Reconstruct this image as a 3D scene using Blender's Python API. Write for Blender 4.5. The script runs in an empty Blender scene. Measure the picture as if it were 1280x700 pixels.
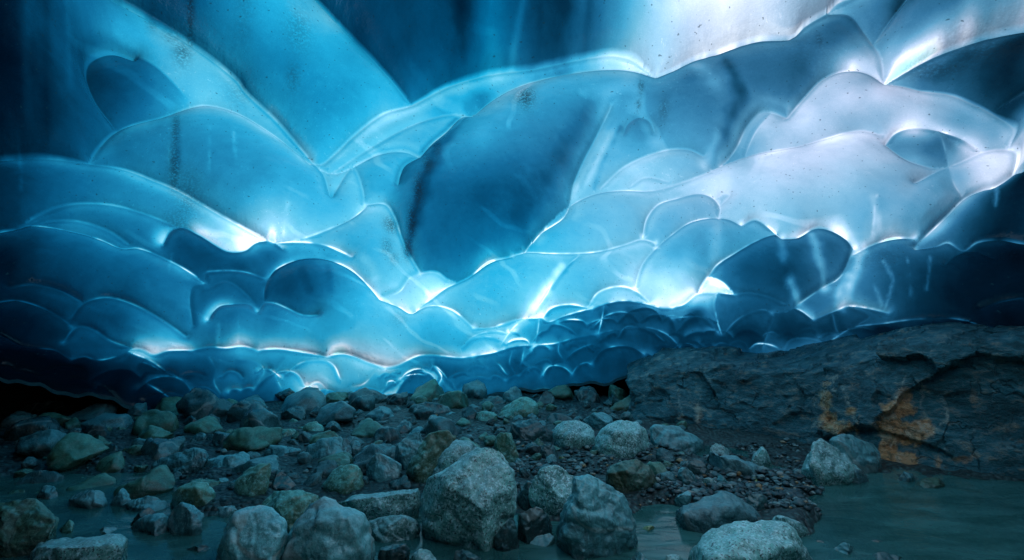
import bpy, bmesh, math, random
import numpy as np
from mathutils import Vector, noise
from mathutils.geometry import delaunay_2d_cdt
from mathutils.kdtree import KDTree

rnd = random.Random(11)
rng = np.random.default_rng(5)
scene = bpy.context.scene
COL = scene.collection

# ------------------------------------------------------------------ camera
CAM = np.array([0.0, 0.0, 1.30])
PITCH = math.radians(6.0)
FPX = 1280 * 17.0 / 36.0
CP, SP = math.cos(PITCH), math.sin(PITCH)

def ray(px, py):
    """direction in world of a point of the picture plane (unit)"""
    px = np.asarray(px, float); py = np.asarray(py, float)
    a = (px - 640) / FPX; b = (350 - py) / FPX
    d = np.stack([a, CP - b * SP, SP + b * CP], -1)
    return d / np.linalg.norm(d, axis=-1, keepdims=True)

def proj(p):
    q = np.asarray(p, float) - CAM
    f = q[..., 1] * CP + q[..., 2] * SP
    u = -q[..., 1] * SP + q[..., 2] * CP
    f = np.where(np.abs(f) < 1e-6, 1e-6, f)
    return 640 + FPX * q[..., 0] / f, 350 - FPX * u / f

def at(px, py, Y):
    d = ray(px, py)
    return CAM + d * (Y / d[..., 1])[..., None]

def on_ground(px, py, z=0.0):
    d = ray(px, py)
    return CAM + d * ((z - CAM[2]) / d[..., 2])[..., None]

cam_data = bpy.data.cameras.new('camera')
cam_data.lens = 17.0; cam_data.sensor_width = 36.0
cam_data.clip_start = 0.05; cam_data.clip_end = 2000
cam = bpy.data.objects.new('camera', cam_data)
COL.objects.link(cam)
cam.location = CAM
cam.rotation_euler = (math.pi / 2 + PITCH, 0, 0)
scene.camera = cam

# ------------------------------------------------------------------ light
SUN_EL, SUN_AZ = math.radians(52), math.radians(12)      # azimuth from +Y towards +X
w = bpy.data.worlds.new('World'); scene.world = w; w.use_nodes = True
nt = w.node_tree; nt.nodes.clear()
sky = nt.nodes.new('ShaderNodeTexSky'); sky.sky_type = 'NISHITA'; sky.sun_disc = False
sky.sun_elevation = SUN_EL; sky.sun_rotation = SUN_AZ
bg = nt.nodes.new('ShaderNodeBackground'); bg.inputs[1].default_value = 0.15
wo = nt.nodes.new('ShaderNodeOutputWorld')
nt.links.new(sky.outputs[0], bg.inputs[0]); nt.links.new(bg.outputs[0], wo.inputs[0])
sd = bpy.data.lights.new('sun', 'SUN'); sd.energy = 5.0; sd.angle = math.radians(14); sd.color = (1, 0.99, 0.97)
so = bpy.data.objects.new('sun', sd); COL.objects.link(so)
sv = Vector((math.sin(SUN_AZ) * math.cos(SUN_EL), math.cos(SUN_AZ) * math.cos(SUN_EL), math.sin(SUN_EL)))
so.rotation_euler = sv.to_track_quat('Z', 'Y').to_euler()
so.location = (4, 20, 25)
vs = scene.view_settings; vs.view_transform = 'Standard'; vs.look = 'None'; vs.exposure = 0
cy = scene.cycles
cy.max_bounces = 7; cy.diffuse_bounces = 4; cy.glossy_bounces = 3; cy.transmission_bounces = 4
cy.use_denoising = True; cy.caustics_reflective = False; cy.caustics_refractive = False
cy.sample_clamp_indirect = 4.0

# ------------------------------------------------------------------ helpers
def link_mesh(name, verts, faces, mat, smooth=True, loc=None):
    me = bpy.data.meshes.new(name)
    v = np.asarray(verts, float)
    if loc is not None: v = v - np.asarray(loc)
    f = np.asarray(faces, np.int32)
    n = f.shape[1]
    me.vertices.add(len(v)); me.vertices.foreach_set('co', v.astype(np.float32).ravel())
    me.loops.add(f.size); me.loops.foreach_set('vertex_index', f.ravel())
    me.polygons.add(len(f)); me.polygons.foreach_set('loop_start', np.arange(0, f.size, n, dtype=np.int32))
    me.polygons.foreach_set('loop_total', np.full(len(f), n, np.int32))
    me.update(calc_edges=True); me.validate()
    me.polygons.foreach_set('use_smooth', np.full(len(me.polygons), smooth))
    me.materials.append(mat)
    o = bpy.data.objects.new(name, me); COL.objects.link(o)
    if loc is not None: o.location = loc
    return o

def attr(o, name, vals):
    a = o.data.attributes.new(name, 'FLOAT', 'POINT')
    a.data.foreach_set('value', np.asarray(vals, np.float32))

def tag(o, label=None, cat=None, group=None, kind=None):
    if label: o['label'] = label
    if cat: o['category'] = cat
    if group: o['group'] = group
    if kind: o['kind'] = kind
    return o

class NT:
    """small wrapper for writing node materials"""
    def __init__(s, name):
        s.m = bpy.data.materials.new(name); s.m.use_nodes = True
        s.t = s.m.node_tree; s.t.nodes.clear()
        s.out = s.t.nodes.new('ShaderNodeOutputMaterial')
    def n(s, typ, ins=None, **kw):
        nd = s.t.nodes.new(typ)
        for k, v in kw.items(): setattr(nd, k, v)
        for k, v in (ins or {}).items(): s.set(nd, k, v)
        return nd
    def set(s, nd, k, v):
        i = nd.inputs[k]
        if isinstance(v, bpy.types.NodeSocket): s.t.links.new(v, i)
        elif isinstance(v, bpy.types.Node): s.t.links.new(v.outputs[0], i)
        else: i.default_value = v
    def math(s, op, a, b=0.0, c=0.0, clamp=False):
        nd = s.n('ShaderNodeMath', {0: a, 1: b, 2: c}, operation=op, use_clamp=clamp); return nd.outputs[0]
    def ramp(s, fac, stops, interp='LINEAR'):
        nd = s.n('ShaderNodeValToRGB', {0: fac}); cr = nd.color_ramp; cr.interpolation = interp
        while len(cr.elements) < len(stops): cr.elements.new(0.5)
        for e, (p, c) in zip(cr.elements, stops):
            e.position = p; e.color = (c, c, c, 1) if not hasattr(c, '__len__') else (*c, 1)
        return nd.outputs[0]
    def noise(s, vec, scale, detail=4, rough=0.55, dist=0.0):
        return s.n('ShaderNodeTexNoise', {'Vector': vec, 'Scale': scale, 'Detail': detail, 'Roughness': rough, 'Distortion': dist}).outputs[0]
    def mix(s, fac, a, b, mode='MIX'):
        nd = s.n('ShaderNodeMix', data_type='RGBA', blend_type=mode)
        s.set(nd, 0, fac); s.set(nd, 6, a if not isinstance(a, tuple) else (*a, 1)); s.set(nd, 7, b if not isinstance(b, tuple) else (*b, 1))
        return nd.outputs[2]
    def mapping(s, vec, scale=(1, 1, 1), rot=(0, 0, 0), loc=(0, 0, 0)):
        return s.n('ShaderNodeMapping', {'Vector': vec, 'Scale': scale, 'Rotation': rot, 'Location': loc}).outputs[0]
    def attr(s, name): return s.n('ShaderNodeAttribute', attribute_name=name).outputs['Fac']
# ------------------------------------------------------------------ ICE: a dome carved into scallops
DC = np.array([-0.7, 1.0, 0.0]); DA = np.array([7.0, 8.5, 4.15])

def dome(d):
    o = (CAM - DC) / DA; q = d / DA
    A = (q * q).sum(-1); B = (o * q).sum(-1); C = (o * o).sum() - 1
    t = (-B + np.sqrt(B * B - A * C)) / A
    p = CAM + d * t[..., None]
    n = (p - DC) / DA ** 2
    return p, n / np.linalg.norm(n, axis=-1, keepdims=True), t

def to_st(px, py):
    """picture point -> flat chart of the dome (stereographic, ~1 px per unit near the middle)"""
    d = ray(px, py)
    f = d[..., 1] * CP + d[..., 2] * SP; u = -d[..., 1] * SP + d[..., 2] * CP
    return np.stack([d[..., 0], u], -1) * (2 * FPX / (1 + f))[..., None]

def from_st(s):
    s = s / FPX; r2 = (s * s).sum(-1)
    k = 4 / (4 + r2); f = (4 - r2) / (4 + r2)
    x = s[..., 0] * k; u = s[..., 1] * k
    return np.stack([x, f * CP - u * SP, f * SP + u * CP], -1)

def spline(pts, step=1.6):
    P = np.array(pts, float)
    if len(P) == 2: P = np.array([P[0], (P[0] + P[1]) / 2, P[1]])
    Q = np.vstack([2 * P[0] - P[1], P, 2 * P[-1] - P[-2]])
    out = []
    for i in range(1, len(Q) - 2):
        p0, p1, p2, p3 = Q[i - 1], Q[i], Q[i + 1], Q[i + 2]
        L = np.linalg.norm(p2 - p1)
        if L < 1e-6: continue
        # centripetal Catmull-Rom keeps the cusps crisp
        t01 = max(np.linalg.norm(p1 - p0), 1e-3) ** .5; t12 = L ** .5; t23 = max(np.linalg.norm(p3 - p2), 1e-3) ** .5
        m1 = (p2 - p1 + t12 * ((p1 - p0) / t01 - (p2 - p0) / (t01 + t12)))
        m2 = (p2 - p1 + t12 * ((p3 - p2) / t23 - (p3 - p1) / (t12 + t23)))
        n = max(2, int(math.ceil(L / step)))
        t = np.linspace(0, 1, n, endpoint=False)[:, None]
        out.append((2 * t ** 3 - 3 * t ** 2 + 1) * p1 + (t ** 3 - 2 * t ** 2 + t) * m1 + (-2 * t ** 3 + 3 * t ** 2) * p2 + (t ** 3 - t ** 2) * m2)
    out.append(P[-1:])
    return np.vstack(out)

# ridges between the scallops: points, pin strength, painted rim light, painted glow of the lip (above, below)
#  (name-free list; every line is one ridge seen in the photograph)
RG = []
def R(pts, pin=1.0, rim=.25, up=0.0, dn=0.0, wu=9, wd=9):
    RG.append((pts, pin, rim, up, dn, wu, wd))
R([(60,-40),(127,0),(179,27),(237,60),(296,103),(309,119),(344,151),(378,189),(392,206)], 1, .22, .06, .02)
R([(330,-50),(378,0),(420,41),(440,60),(478,97),(513,132)], .5, .02)
R([(172,81),(141,73),(113,86),(107,103),(117,131),(143,163)], .8, .02)
R([(172,81),(199,100),(230,127)], .1, 0)
R([(110,205),(124,187),(148,165),(206,148),(241,136),(261,134),(296,143),(337,167),(371,193),(388,208)], 1, .1, 0, .1, 9, 14)
R([(-120,212),(0,205),(52,201),(110,206),(155,213),(192,227),(223,240),(268,266),(309,288),(340,304)], 1, .12, 0, .08, 9, 12)
R([(392,206),(402,206),(420,192),(441,172),(478,144),(516,132),(557,113),(599,100),(626,95),(661,91),(722,79),(764,74),(791,79),(808,91),(820,100)], 1, .2, 0, .08, 9, 14)
R([(820,100),(840,93),(867,81),(892,74),(943,58),(988,52),(1005,38),(1032,21),(1046,9),(1067,0),(1110,-30)], 1, .28, .05, 0)
R([(592,148),(612,131),(643,113),(681,101),(722,93),(764,89),(791,91),(820,100)], .8, .14, .1, .05, 8, 16)
R([(410,218),(420,213),(454,191),(506,162),(551,146),(571,144),(592,148)], .7, .1, 0, .06)
R([(592,148),(578,148),(557,168),(540,182),(525,199)], 1, .35, .15, 0, 8)
R([(525,199),(506,191),(475,194),(420,218),(400,214)], .9, .16, 0, .06)
R([(525,199),(506,210),(500,222),(497,237)], .7, .1)
R([(456,257),(482,257),(494,275),(502,299),(512,320),(526,343)], .9, .12, .05, 0)
R([(392,206),(405,222),(414,250),(420,240),(441,210),(453,237),(456,257)], .5, .06)
R([(764,137),(743,179),(729,206),(716,237),(712,257),(705,273),(674,295),(654,318),(640,323)], .6, .16, 0, .06)
R([(750,237),(781,210),(826,192),(860,191),(880,200)], .5, .08, 0, .06)
R([(785,236),(806,224),(836,229)], .4, .1)
R([(778,172),(784,158),(798,150),(812,156),(818,172)], .5, .06)
R([(983,150),(1005,124),(1026,103),(1046,93),(1067,90),(1087,95),(1105,107)], .9, .12, .12, .02, 12)
R([(1032,21),(1060,21),(1081,45),(1091,58),(1101,76),(1105,107)], .6, .06)
R([(1091,58),(1115,27),(1139,0),(1170,-40)], .6, .1, 0, .02)
R([(1105,107),(1132,91),(1166,74),(1201,62),(1235,53),(1280,46),(1360,40)], 1, .06, .28, 0, 16)
R([(1105,107),(1129,110),(1149,115),(1184,119),(1218,132),(1252,151),(1268,168),(1261,187)], .8, .1, 0, .08)
R([(983,150),(964,143),(950,144),(933,162),(919,189),(905,206),(888,216)], .7, .12, 0, .08)
R([(964,143),(946,165),(938,180),(930,200)], .3, .08)
R([(888,214),(943,196),(998,187),(1032,177),(1074,167),(1100,172)], .5, .12, 0, .08, 9, 14)
R([(1105,184),(1118,168),(1139,161),(1166,163),(1201,174),(1228,191)], 1, .2, .1, 0, 6)
R([(1105,184),(1132,203),(1166,211),(1187,209),(1228,191)], .6, .05)
R([(1228,191),(1245,188),(1263,189)], .7, .15)
R([(1263,189),(1270,196),(1266,220),(1242,237),(1228,240),(1204,251),(1184,271),(1149,304),(1142,312)], .9, .14, .14, 0, 12)
R([(1280,226),(1266,222)], .6, .1)
R([(1173,165),(1184,206),(1191,237),(1201,249)], .15, .2)
R([(1139,237),(1170,217),(1187,209)], .4, .08)
R([(1246,139),(1280,120),(1330,100)], .6, .1)
R([(24,285),(52,268),(86,257),(138,257),(179,268),(220,283)], .8, .05, 0, .06)
R([(38,283),(69,276),(103,278),(138,290),(163,307)], .8, .1, 0, .04)
R([(-120,320),(0,292),(21,288),(38,283),(86,290),(124,300),(153,312),(172,311),(206,324),(241,343),(256,355)], 1, .2, 0, .08, 8, 12)
R([(203,307),(213,290),(227,285),(248,294),(285,315),(306,314),(320,304),(339,302),(354,312)], 1, .06, .25, 0, 12)
R([(340,304),(344,304),(378,303),(406,307),(430,317),(440,323)], .9, .3, .1, .08, 8, 8)
R([(344,304),(375,300),(406,290),(440,275),(456,262)], .7, .14, .05, .05)
R([(335,349),(344,338),(371,326),(399,324),(425,331),(441,340),(461,359),(475,376)], 1, .3, .12, .0, 6)
R([(256,355),(256,342),(272,339),(303,340),(333,349)], .9, .18, 0, 0)
R([(241,409),(237,374),(241,359),(256,355)], .6, .05)
R([(330,378),(330,365),(335,349)], .6, .06)
R([(261,361),(282,352),(303,364),(320,381)], .5, .06)
R([(260,402),(265,392),(275,383),(289,381),(313,381),(322,390)], .9, .1, .3, 0, 7)
R([(330,378),(344,380),(358,386),(378,395),(399,397)], .8, .16, .05, 0)
R([(322,392),(326,384),(330,378)], .7, .1)
R([(-80,385),(0,378),(21,376),(52,385),(76,398),(91,409)], .9, .1)
R([(10,362),(41,357),(76,364),(103,378)], .7, .05)
R([(89,398),(103,381),(131,373),(158,378),(199,398),(234,422)], .8, .08)
R([(79,429),(96,409),(117,412),(138,426),(168,436)], .9, .12)
# main hem
R([(-120,400),(-40,408),(0,419),(27,433),(55,436),(69,438),(89,450)], 1, .15, .02)
R([(89,450),(106,446),(120,450),(141,447),(168,435)], 1, .2, .06)
R([(168,435),(180,437),(192,443),(213,438),(241,438)], 1, .25, .2, 0, 10)
R([(241,438),(262,434),(282,435),(304,433),(323,438)], 1, .25, .15, 0, 10)
R([(323,438),(344,436),(378,440),(409,446)], 1, .28, .2, 0, 10)
R([(409,446),(425,442),(441,445),(461,453),(482,459)], 1, .3, .35, 0, 13)
R([(482,459),(496,457),(523,445),(551,445),(575,447),(592,445)], 1, .28, .2, .05, 9)
R([(592,445),(619,440),(643,433),(667,431)], 1, .28, .2, 0, 9)
R([(667,431),(695,429),(719,422),(747,417)], 1, .3, .1, 0)
R([(747,417),(771,412),(805,409),(832,417),(850,433)], 1, .28, .08, 0)
# upper hem
R([(475,376),(499,385),(514,393),(533,378),(557,361),(585,349),(612,330),(640,323)], 1, .3, .1, 0, 10)
R([(526,343),(512,350),(500,366),(478,374)], .5, .12)
R([(526,343),(545,344),(560,352),(570,354)], .4, .1)
R([(514,393),(537,383),(564,388),(592,410)], .9, .2, 0, .1)
R([(592,410),(612,410),(647,400),(678,397)], .9, .25, .06, 0)
R([(678,397),(685,402),(705,395),(729,388),(740,386)], 1, .28, .06, 0)
R([(740,386),(764,378),(784,376),(808,380),(826,385),(840,385)], 1, .25, .2, 0, 10)
R([(840,385),(854,381),(871,368),(895,366),(919,369)], 1, .22, .2, 0, 10)
R([(919,369),(929,367),(957,371),(981,381)], .8, .16)
R([(678,398),(688,386),(712,381),(736,385)], .9, .2, .05)
R([(735,383),(747,367),(771,359),(791,362),(812,378)], .8, .14, 0, .1)
R([(654,316),(695,318),(747,316),(781,307),(802,300),(820,304)], .9, .16, 0, .06)
R([(793,362),(802,333),(820,311),(839,295),(861,280),(885,274),(909,275),(926,283)], .9, .12, 0, .05)
R([(820,304),(820,311)], .9, .12)
R([(803,297),(808,275),(822,257),(846,249),(874,243),(892,249),(900,261),(898,275)], .9, .12, 0, .06)
R([(654,318),(681,288),(716,257),(747,244),(781,240),(812,240),(850,230),(888,216)], .6, .12, 0, .06)
R([(895,250),(903,245),(912,247),(904,255),(898,260)], .5, .2)
R([(623,436),(642,410),(664,395),(676,380),(700,345),(723,323)], .25, .16, 0, 0)
R([(674,398),(672,415),(668,431)], .4, .2)
R([(755,383),(752,400),(748,417)], .3, .3)
R([(926,283),(943,276),(960,285),(977,300)], .9, .25, .1, 0, 6)
R([(977,300),(995,299),(1019,287),(1039,290),(1057,300),(1067,312)], 1, .3, .25, 0, 6)
R([(885,347),(895,333),(916,319),(950,300),(971,294),(977,300)], .9, .1, .02, 0)
R([(871,368),(878,355),(885,347),(900,352),(919,369)], .8, .2, 0, .35, 8, 10)
R([(1067,312),(1050,347),(1026,362),(1002,378),(984,390),(964,392)], .9, .22, 0, .05)
R([(964,392),(995,386),(1017,400)], 1, .3, .15, 0, 7)
R([(1017,400),(1046,388),(1060,383),(1087,386),(1110,392)], 1, .25, .15, 0, 7)
R([(1067,319),(1087,309),(1115,300),(1142,299)], .9, .28, .1, .02)
R([(1142,314),(1170,309),(1184,304),(1204,314),(1221,304),(1252,302),(1280,307),(1360,310)], .9, .18, 0, .04)
R([(1177,337),(1194,321),(1218,316),(1242,328)], .5, .03)
R([(904,419),(919,402),(940,390),(957,388),(967,395),(960,415),(953,436)], .9, .06)
R([(897,367),(893,380),(895,395),(902,419)], .6, .35, 0, 0)
R([(840,398),(861,396),(881,398),(898,417)], .9, .1)
R([(1026,436),(1046,421),(1067,409),(1098,405),(1139,400),(1177,398),(1204,400),(1235,409),(1280,416),(1380,420)], 1, .25, .03, 0)
R([(1060,383),(1087,396),(1067,409)], .6, .1)
R([(1222,388),(1252,378),(1280,374),(1360,370)], .7, .1)
R([(1040,392),(1044,410),(1050,420)], .3, .15)

BOT = np.array([(-400,470),(-150,470),(0,470),(79,489),(144,498),(179,512),(203,527),(248,523),(300,525),(344,527),(392,520),(440,514),(465,516),(503,503),(537,492),(582,492),(613,491),(660,488),(712,482),(764,476),(800,462),(840,445),(900,447),(950,452),(984,443),(1012,450),(1060,440),(1095,428),(1132,422),(1184,417),(1220,420),(1280,426),(1450,430),(1700,430)], float)
HEM = np.array([(-400,405),(0,419),(55,436),(89,450),(168,436),(241,438),(323,438),(409,446),(482,459),(551,446),(592,445),(667,431),(747,417),(800,411),(850,433),(904,425),(953,436)], float)
def bot(x): return np.interp(x, BOT[:, 0], BOT[:, 1])
_bx = np.concatenate([np.arange(-420, -20, 20.0), np.arange(-20, 1300, 7.0), np.arange(1300, 1720, 20.0)])
BLP = np.stack([_bx, bot(_bx) + 1.5 * np.sin(_bx * .21) + 2.2 * np.sin(_bx * .083 + 1)], 1)
BLINE = spline(BLP)
R(list(map(tuple, BLP)), 1, .12, .05, 0, 5)
def hem(x): return np.interp(x, HEM[:, 0], HEM[:, 1])
# rows of little scallops under the hem, each an arch between two hanging points
SCN = [0]
def scallop_rows(x0, x1, top, low, fr, wmin, wmax, seed):
    r = random.Random(seed)
    for f in fr:
        x = x0 + r.uniform(-20, 0)
        fy = lambda x: top(x) + (low(x) - top(x)) * f
        y = fy(x)
        while x < x1:
            wd = wmin + (wmax - wmin) * r.random() ** 2.2; X = x + wd; Y = fy(X) + r.uniform(-8, 8)
            if r.random() < .8:
                a = wd * r.uniform(.12, .36); sk = r.uniform(.2, .8)
                pts = [(x, y), (x + wd * sk * .45, (y + (Y - y) * sk * .45) - a * .8), (x + wd * sk, y + (Y - y) * sk - a), (x + wd * (sk + (1 - sk) * .6), y + (Y - y) * .8 - a * .7), (X, Y)]
                R(pts, r.uniform(.5, 1), r.choice([.02, .05, .12, .36]), r.choice([0, 0, 0, .06, .24]), 0, r.uniform(4, 7), 4)
            x, y = X, Y
scallop_rows(185, 330, hem, bot, (.35, .7, .95), 18, 80, 3)
scallop_rows(300, 530, hem, bot, (.3, .6, .93), 14, 72, 13)
scallop_rows(500, 850, hem, bot, (.22, .45, .7), 12, 70, 4)
scallop_rows(10, 190, hem, bot, (.5, .9), 26, 80, 5)
scallop_rows(590, 850, lambda x: np.interp(x, [592, 678, 740, 850], [412, 400, 388, 386]), hem, (.36, .7), 14, 66, 6)
scallop_rows(850, 1030, lambda x: 398 + 0 * x, bot, (.45, .78), 18, 60, 7)
scallop_rows(1050, 1280, lambda x: 408 + 0 * x, bot, (.5,), 22, 60, 8)
# glassy folds where the low ice thins out
for q in ([(262,448),(270,462),(268,478),(276,492)], [(300,450),(318,452),(330,462),(322,480)], [(355,452),(345,468),(352,486)], [(372,498),(383,484),(398,478),(410,488)], [(470,465),(455,480),(440,484)], [(540,455),(552,470),(548,482)], [(640,440),(637,455),(645,468)], [(655,437),(652,452)], [(700,425),(698,440),(706,452)], [(600,452),(612,462)], [(180,478),(205,492),(225,512)], [(160,440),(190,452),(215,470)]):
    R(q, .35, .28, .08, .06, 6, 4)
# brightness of the ice as it shows, painted into its colour: 0 dark ... 1 white
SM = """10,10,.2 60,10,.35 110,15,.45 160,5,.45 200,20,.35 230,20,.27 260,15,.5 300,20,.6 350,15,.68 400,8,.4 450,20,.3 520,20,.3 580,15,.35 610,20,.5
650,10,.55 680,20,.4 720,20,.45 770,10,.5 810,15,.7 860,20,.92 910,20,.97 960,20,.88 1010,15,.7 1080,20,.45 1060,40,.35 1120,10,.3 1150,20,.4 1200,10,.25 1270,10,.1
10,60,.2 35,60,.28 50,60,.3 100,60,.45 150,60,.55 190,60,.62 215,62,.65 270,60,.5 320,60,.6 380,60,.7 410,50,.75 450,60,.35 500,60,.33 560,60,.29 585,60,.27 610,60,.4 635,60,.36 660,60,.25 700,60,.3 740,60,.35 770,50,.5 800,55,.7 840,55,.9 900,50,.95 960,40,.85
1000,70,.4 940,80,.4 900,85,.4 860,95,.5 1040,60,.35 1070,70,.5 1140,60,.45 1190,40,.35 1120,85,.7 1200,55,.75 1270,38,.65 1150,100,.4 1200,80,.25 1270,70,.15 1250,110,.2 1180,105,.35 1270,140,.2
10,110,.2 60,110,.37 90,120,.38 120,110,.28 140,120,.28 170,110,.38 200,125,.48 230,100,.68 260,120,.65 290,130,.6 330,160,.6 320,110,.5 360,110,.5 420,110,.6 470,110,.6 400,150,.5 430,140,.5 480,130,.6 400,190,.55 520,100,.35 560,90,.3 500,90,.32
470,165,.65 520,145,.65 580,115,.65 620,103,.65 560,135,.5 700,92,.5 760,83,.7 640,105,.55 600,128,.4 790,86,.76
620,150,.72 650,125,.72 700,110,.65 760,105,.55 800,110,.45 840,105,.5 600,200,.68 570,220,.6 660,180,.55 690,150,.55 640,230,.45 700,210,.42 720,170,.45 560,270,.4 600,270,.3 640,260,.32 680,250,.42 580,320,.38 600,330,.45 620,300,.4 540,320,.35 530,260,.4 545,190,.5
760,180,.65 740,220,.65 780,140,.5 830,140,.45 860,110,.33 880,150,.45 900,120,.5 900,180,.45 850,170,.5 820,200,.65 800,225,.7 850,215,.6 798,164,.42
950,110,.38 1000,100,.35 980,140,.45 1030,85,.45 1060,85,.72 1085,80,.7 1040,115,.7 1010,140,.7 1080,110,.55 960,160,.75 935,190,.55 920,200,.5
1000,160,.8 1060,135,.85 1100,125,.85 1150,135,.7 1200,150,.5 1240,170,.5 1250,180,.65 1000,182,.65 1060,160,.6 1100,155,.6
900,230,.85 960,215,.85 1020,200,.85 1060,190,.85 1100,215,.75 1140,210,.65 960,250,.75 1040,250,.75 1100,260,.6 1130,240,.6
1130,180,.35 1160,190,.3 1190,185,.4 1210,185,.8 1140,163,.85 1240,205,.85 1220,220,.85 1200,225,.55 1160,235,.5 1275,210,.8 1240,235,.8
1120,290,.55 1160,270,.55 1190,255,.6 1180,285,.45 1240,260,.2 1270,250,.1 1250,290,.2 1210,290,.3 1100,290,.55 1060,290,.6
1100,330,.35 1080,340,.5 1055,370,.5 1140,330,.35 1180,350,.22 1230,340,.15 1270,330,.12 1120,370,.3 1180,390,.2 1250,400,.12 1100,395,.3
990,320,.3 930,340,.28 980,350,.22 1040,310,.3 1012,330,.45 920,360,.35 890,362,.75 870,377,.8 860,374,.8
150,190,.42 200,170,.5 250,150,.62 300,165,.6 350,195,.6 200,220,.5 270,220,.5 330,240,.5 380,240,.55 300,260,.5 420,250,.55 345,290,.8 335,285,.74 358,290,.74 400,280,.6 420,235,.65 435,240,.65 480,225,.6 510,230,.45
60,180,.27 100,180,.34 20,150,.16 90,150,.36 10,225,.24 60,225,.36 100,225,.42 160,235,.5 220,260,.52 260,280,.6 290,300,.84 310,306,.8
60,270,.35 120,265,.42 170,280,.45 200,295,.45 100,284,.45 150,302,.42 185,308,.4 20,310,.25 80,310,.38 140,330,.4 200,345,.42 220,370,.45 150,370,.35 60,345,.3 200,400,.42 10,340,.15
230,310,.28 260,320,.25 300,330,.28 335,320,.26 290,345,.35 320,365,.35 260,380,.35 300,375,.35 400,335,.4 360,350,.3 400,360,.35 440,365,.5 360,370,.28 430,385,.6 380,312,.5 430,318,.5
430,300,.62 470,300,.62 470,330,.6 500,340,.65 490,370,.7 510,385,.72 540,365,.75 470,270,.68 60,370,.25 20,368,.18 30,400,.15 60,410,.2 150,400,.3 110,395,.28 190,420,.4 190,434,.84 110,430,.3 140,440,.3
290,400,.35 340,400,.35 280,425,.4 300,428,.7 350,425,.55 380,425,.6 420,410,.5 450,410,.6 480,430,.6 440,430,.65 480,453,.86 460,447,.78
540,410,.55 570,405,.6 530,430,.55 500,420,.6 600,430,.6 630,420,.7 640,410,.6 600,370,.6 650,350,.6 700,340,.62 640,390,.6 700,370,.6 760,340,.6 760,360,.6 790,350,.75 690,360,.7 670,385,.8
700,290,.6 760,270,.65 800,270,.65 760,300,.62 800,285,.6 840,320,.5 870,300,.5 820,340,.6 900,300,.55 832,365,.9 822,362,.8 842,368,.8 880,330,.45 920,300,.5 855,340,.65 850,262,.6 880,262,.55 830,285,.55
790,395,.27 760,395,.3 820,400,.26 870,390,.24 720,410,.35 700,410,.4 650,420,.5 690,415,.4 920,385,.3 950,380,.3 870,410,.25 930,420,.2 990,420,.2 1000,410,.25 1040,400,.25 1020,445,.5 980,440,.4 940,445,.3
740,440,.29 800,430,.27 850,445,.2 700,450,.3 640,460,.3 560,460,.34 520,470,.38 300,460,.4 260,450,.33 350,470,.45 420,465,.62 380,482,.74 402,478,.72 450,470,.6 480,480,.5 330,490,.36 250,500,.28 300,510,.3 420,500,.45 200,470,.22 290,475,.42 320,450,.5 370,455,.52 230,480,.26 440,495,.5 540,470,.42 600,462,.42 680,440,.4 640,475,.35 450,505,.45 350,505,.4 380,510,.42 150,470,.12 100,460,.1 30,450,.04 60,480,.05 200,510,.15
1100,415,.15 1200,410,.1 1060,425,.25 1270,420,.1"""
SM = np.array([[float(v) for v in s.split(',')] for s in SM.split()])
# colder blue-white on the left, milky lilac on the right
LIL = np.array([(600,60,.0),(750,20,.3),(900,20,.9),(1000,20,.7),(1200,60,.85),(1080,130,.95),(1000,220,.95),(900,230,.8),(1200,210,.95),(1150,270,.8),(1100,330,.5),(1020,290,.6),(1060,360,.6),(850,200,.5),(700,110,.2),(780,180,.35),(400,100,.05),(300,300,.15),(80,300,.1),(640,350,.05),(830,363,.3),(1240,330,.4),(450,440,.1),(700,420,.1),(950,330,.25),(-300,200,0),(1600,200,.5)], float)
DIRT = [(237,10,5,22,1),(238,45,4,18,.9),(220,180,4,24,.8),(219,220,6,22,.8),(655,143,9,15,1.0),(545,205,4,14,.6),(533,225,5,14,.8),(522,258,5,18,1),(514,290,5,18,1),(509,315,5,12,.9),(488,288,7,10,.9),(484,318,6,10,.6),(492,330,6,8,.5),(228,78,9,16,.7),(190,42,5,10,.5),(215,55,10,10,.5),(800,118,2.5,8,.9),(797,140,2,5,.8),(828,150,5,12,.5),(372,75,14,22,.4),(366,125,7,12,.45),(305,60,10,25,.25),(1022,62,4,10,.6),(1250,75,50,16,.55),(1170,92,30,10,.5),(70,38,3,10,.6),(235,255,14,26,.45),(225,280,16,14,.4),(500,405,8,8,.35),(1100,330,26,16,.3),(1010,75,40,30,.15),(300,120,16,14,.3)]

def poly_d(px, py, pts):
    best = np.full(px.shape, 1e9)
    for (ax, ay), (bx, by) in zip(pts[:-1], pts[1:]):
        dx, dy = bx - ax, by - ay; t = np.clip(((px - ax) * dx + (py - ay) * dy) / (dx * dx + dy * dy), 0, 1)
        best = np.minimum(best, np.hypot(px - ax - t * dx, py - ay - t * dy))
    return best

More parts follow.
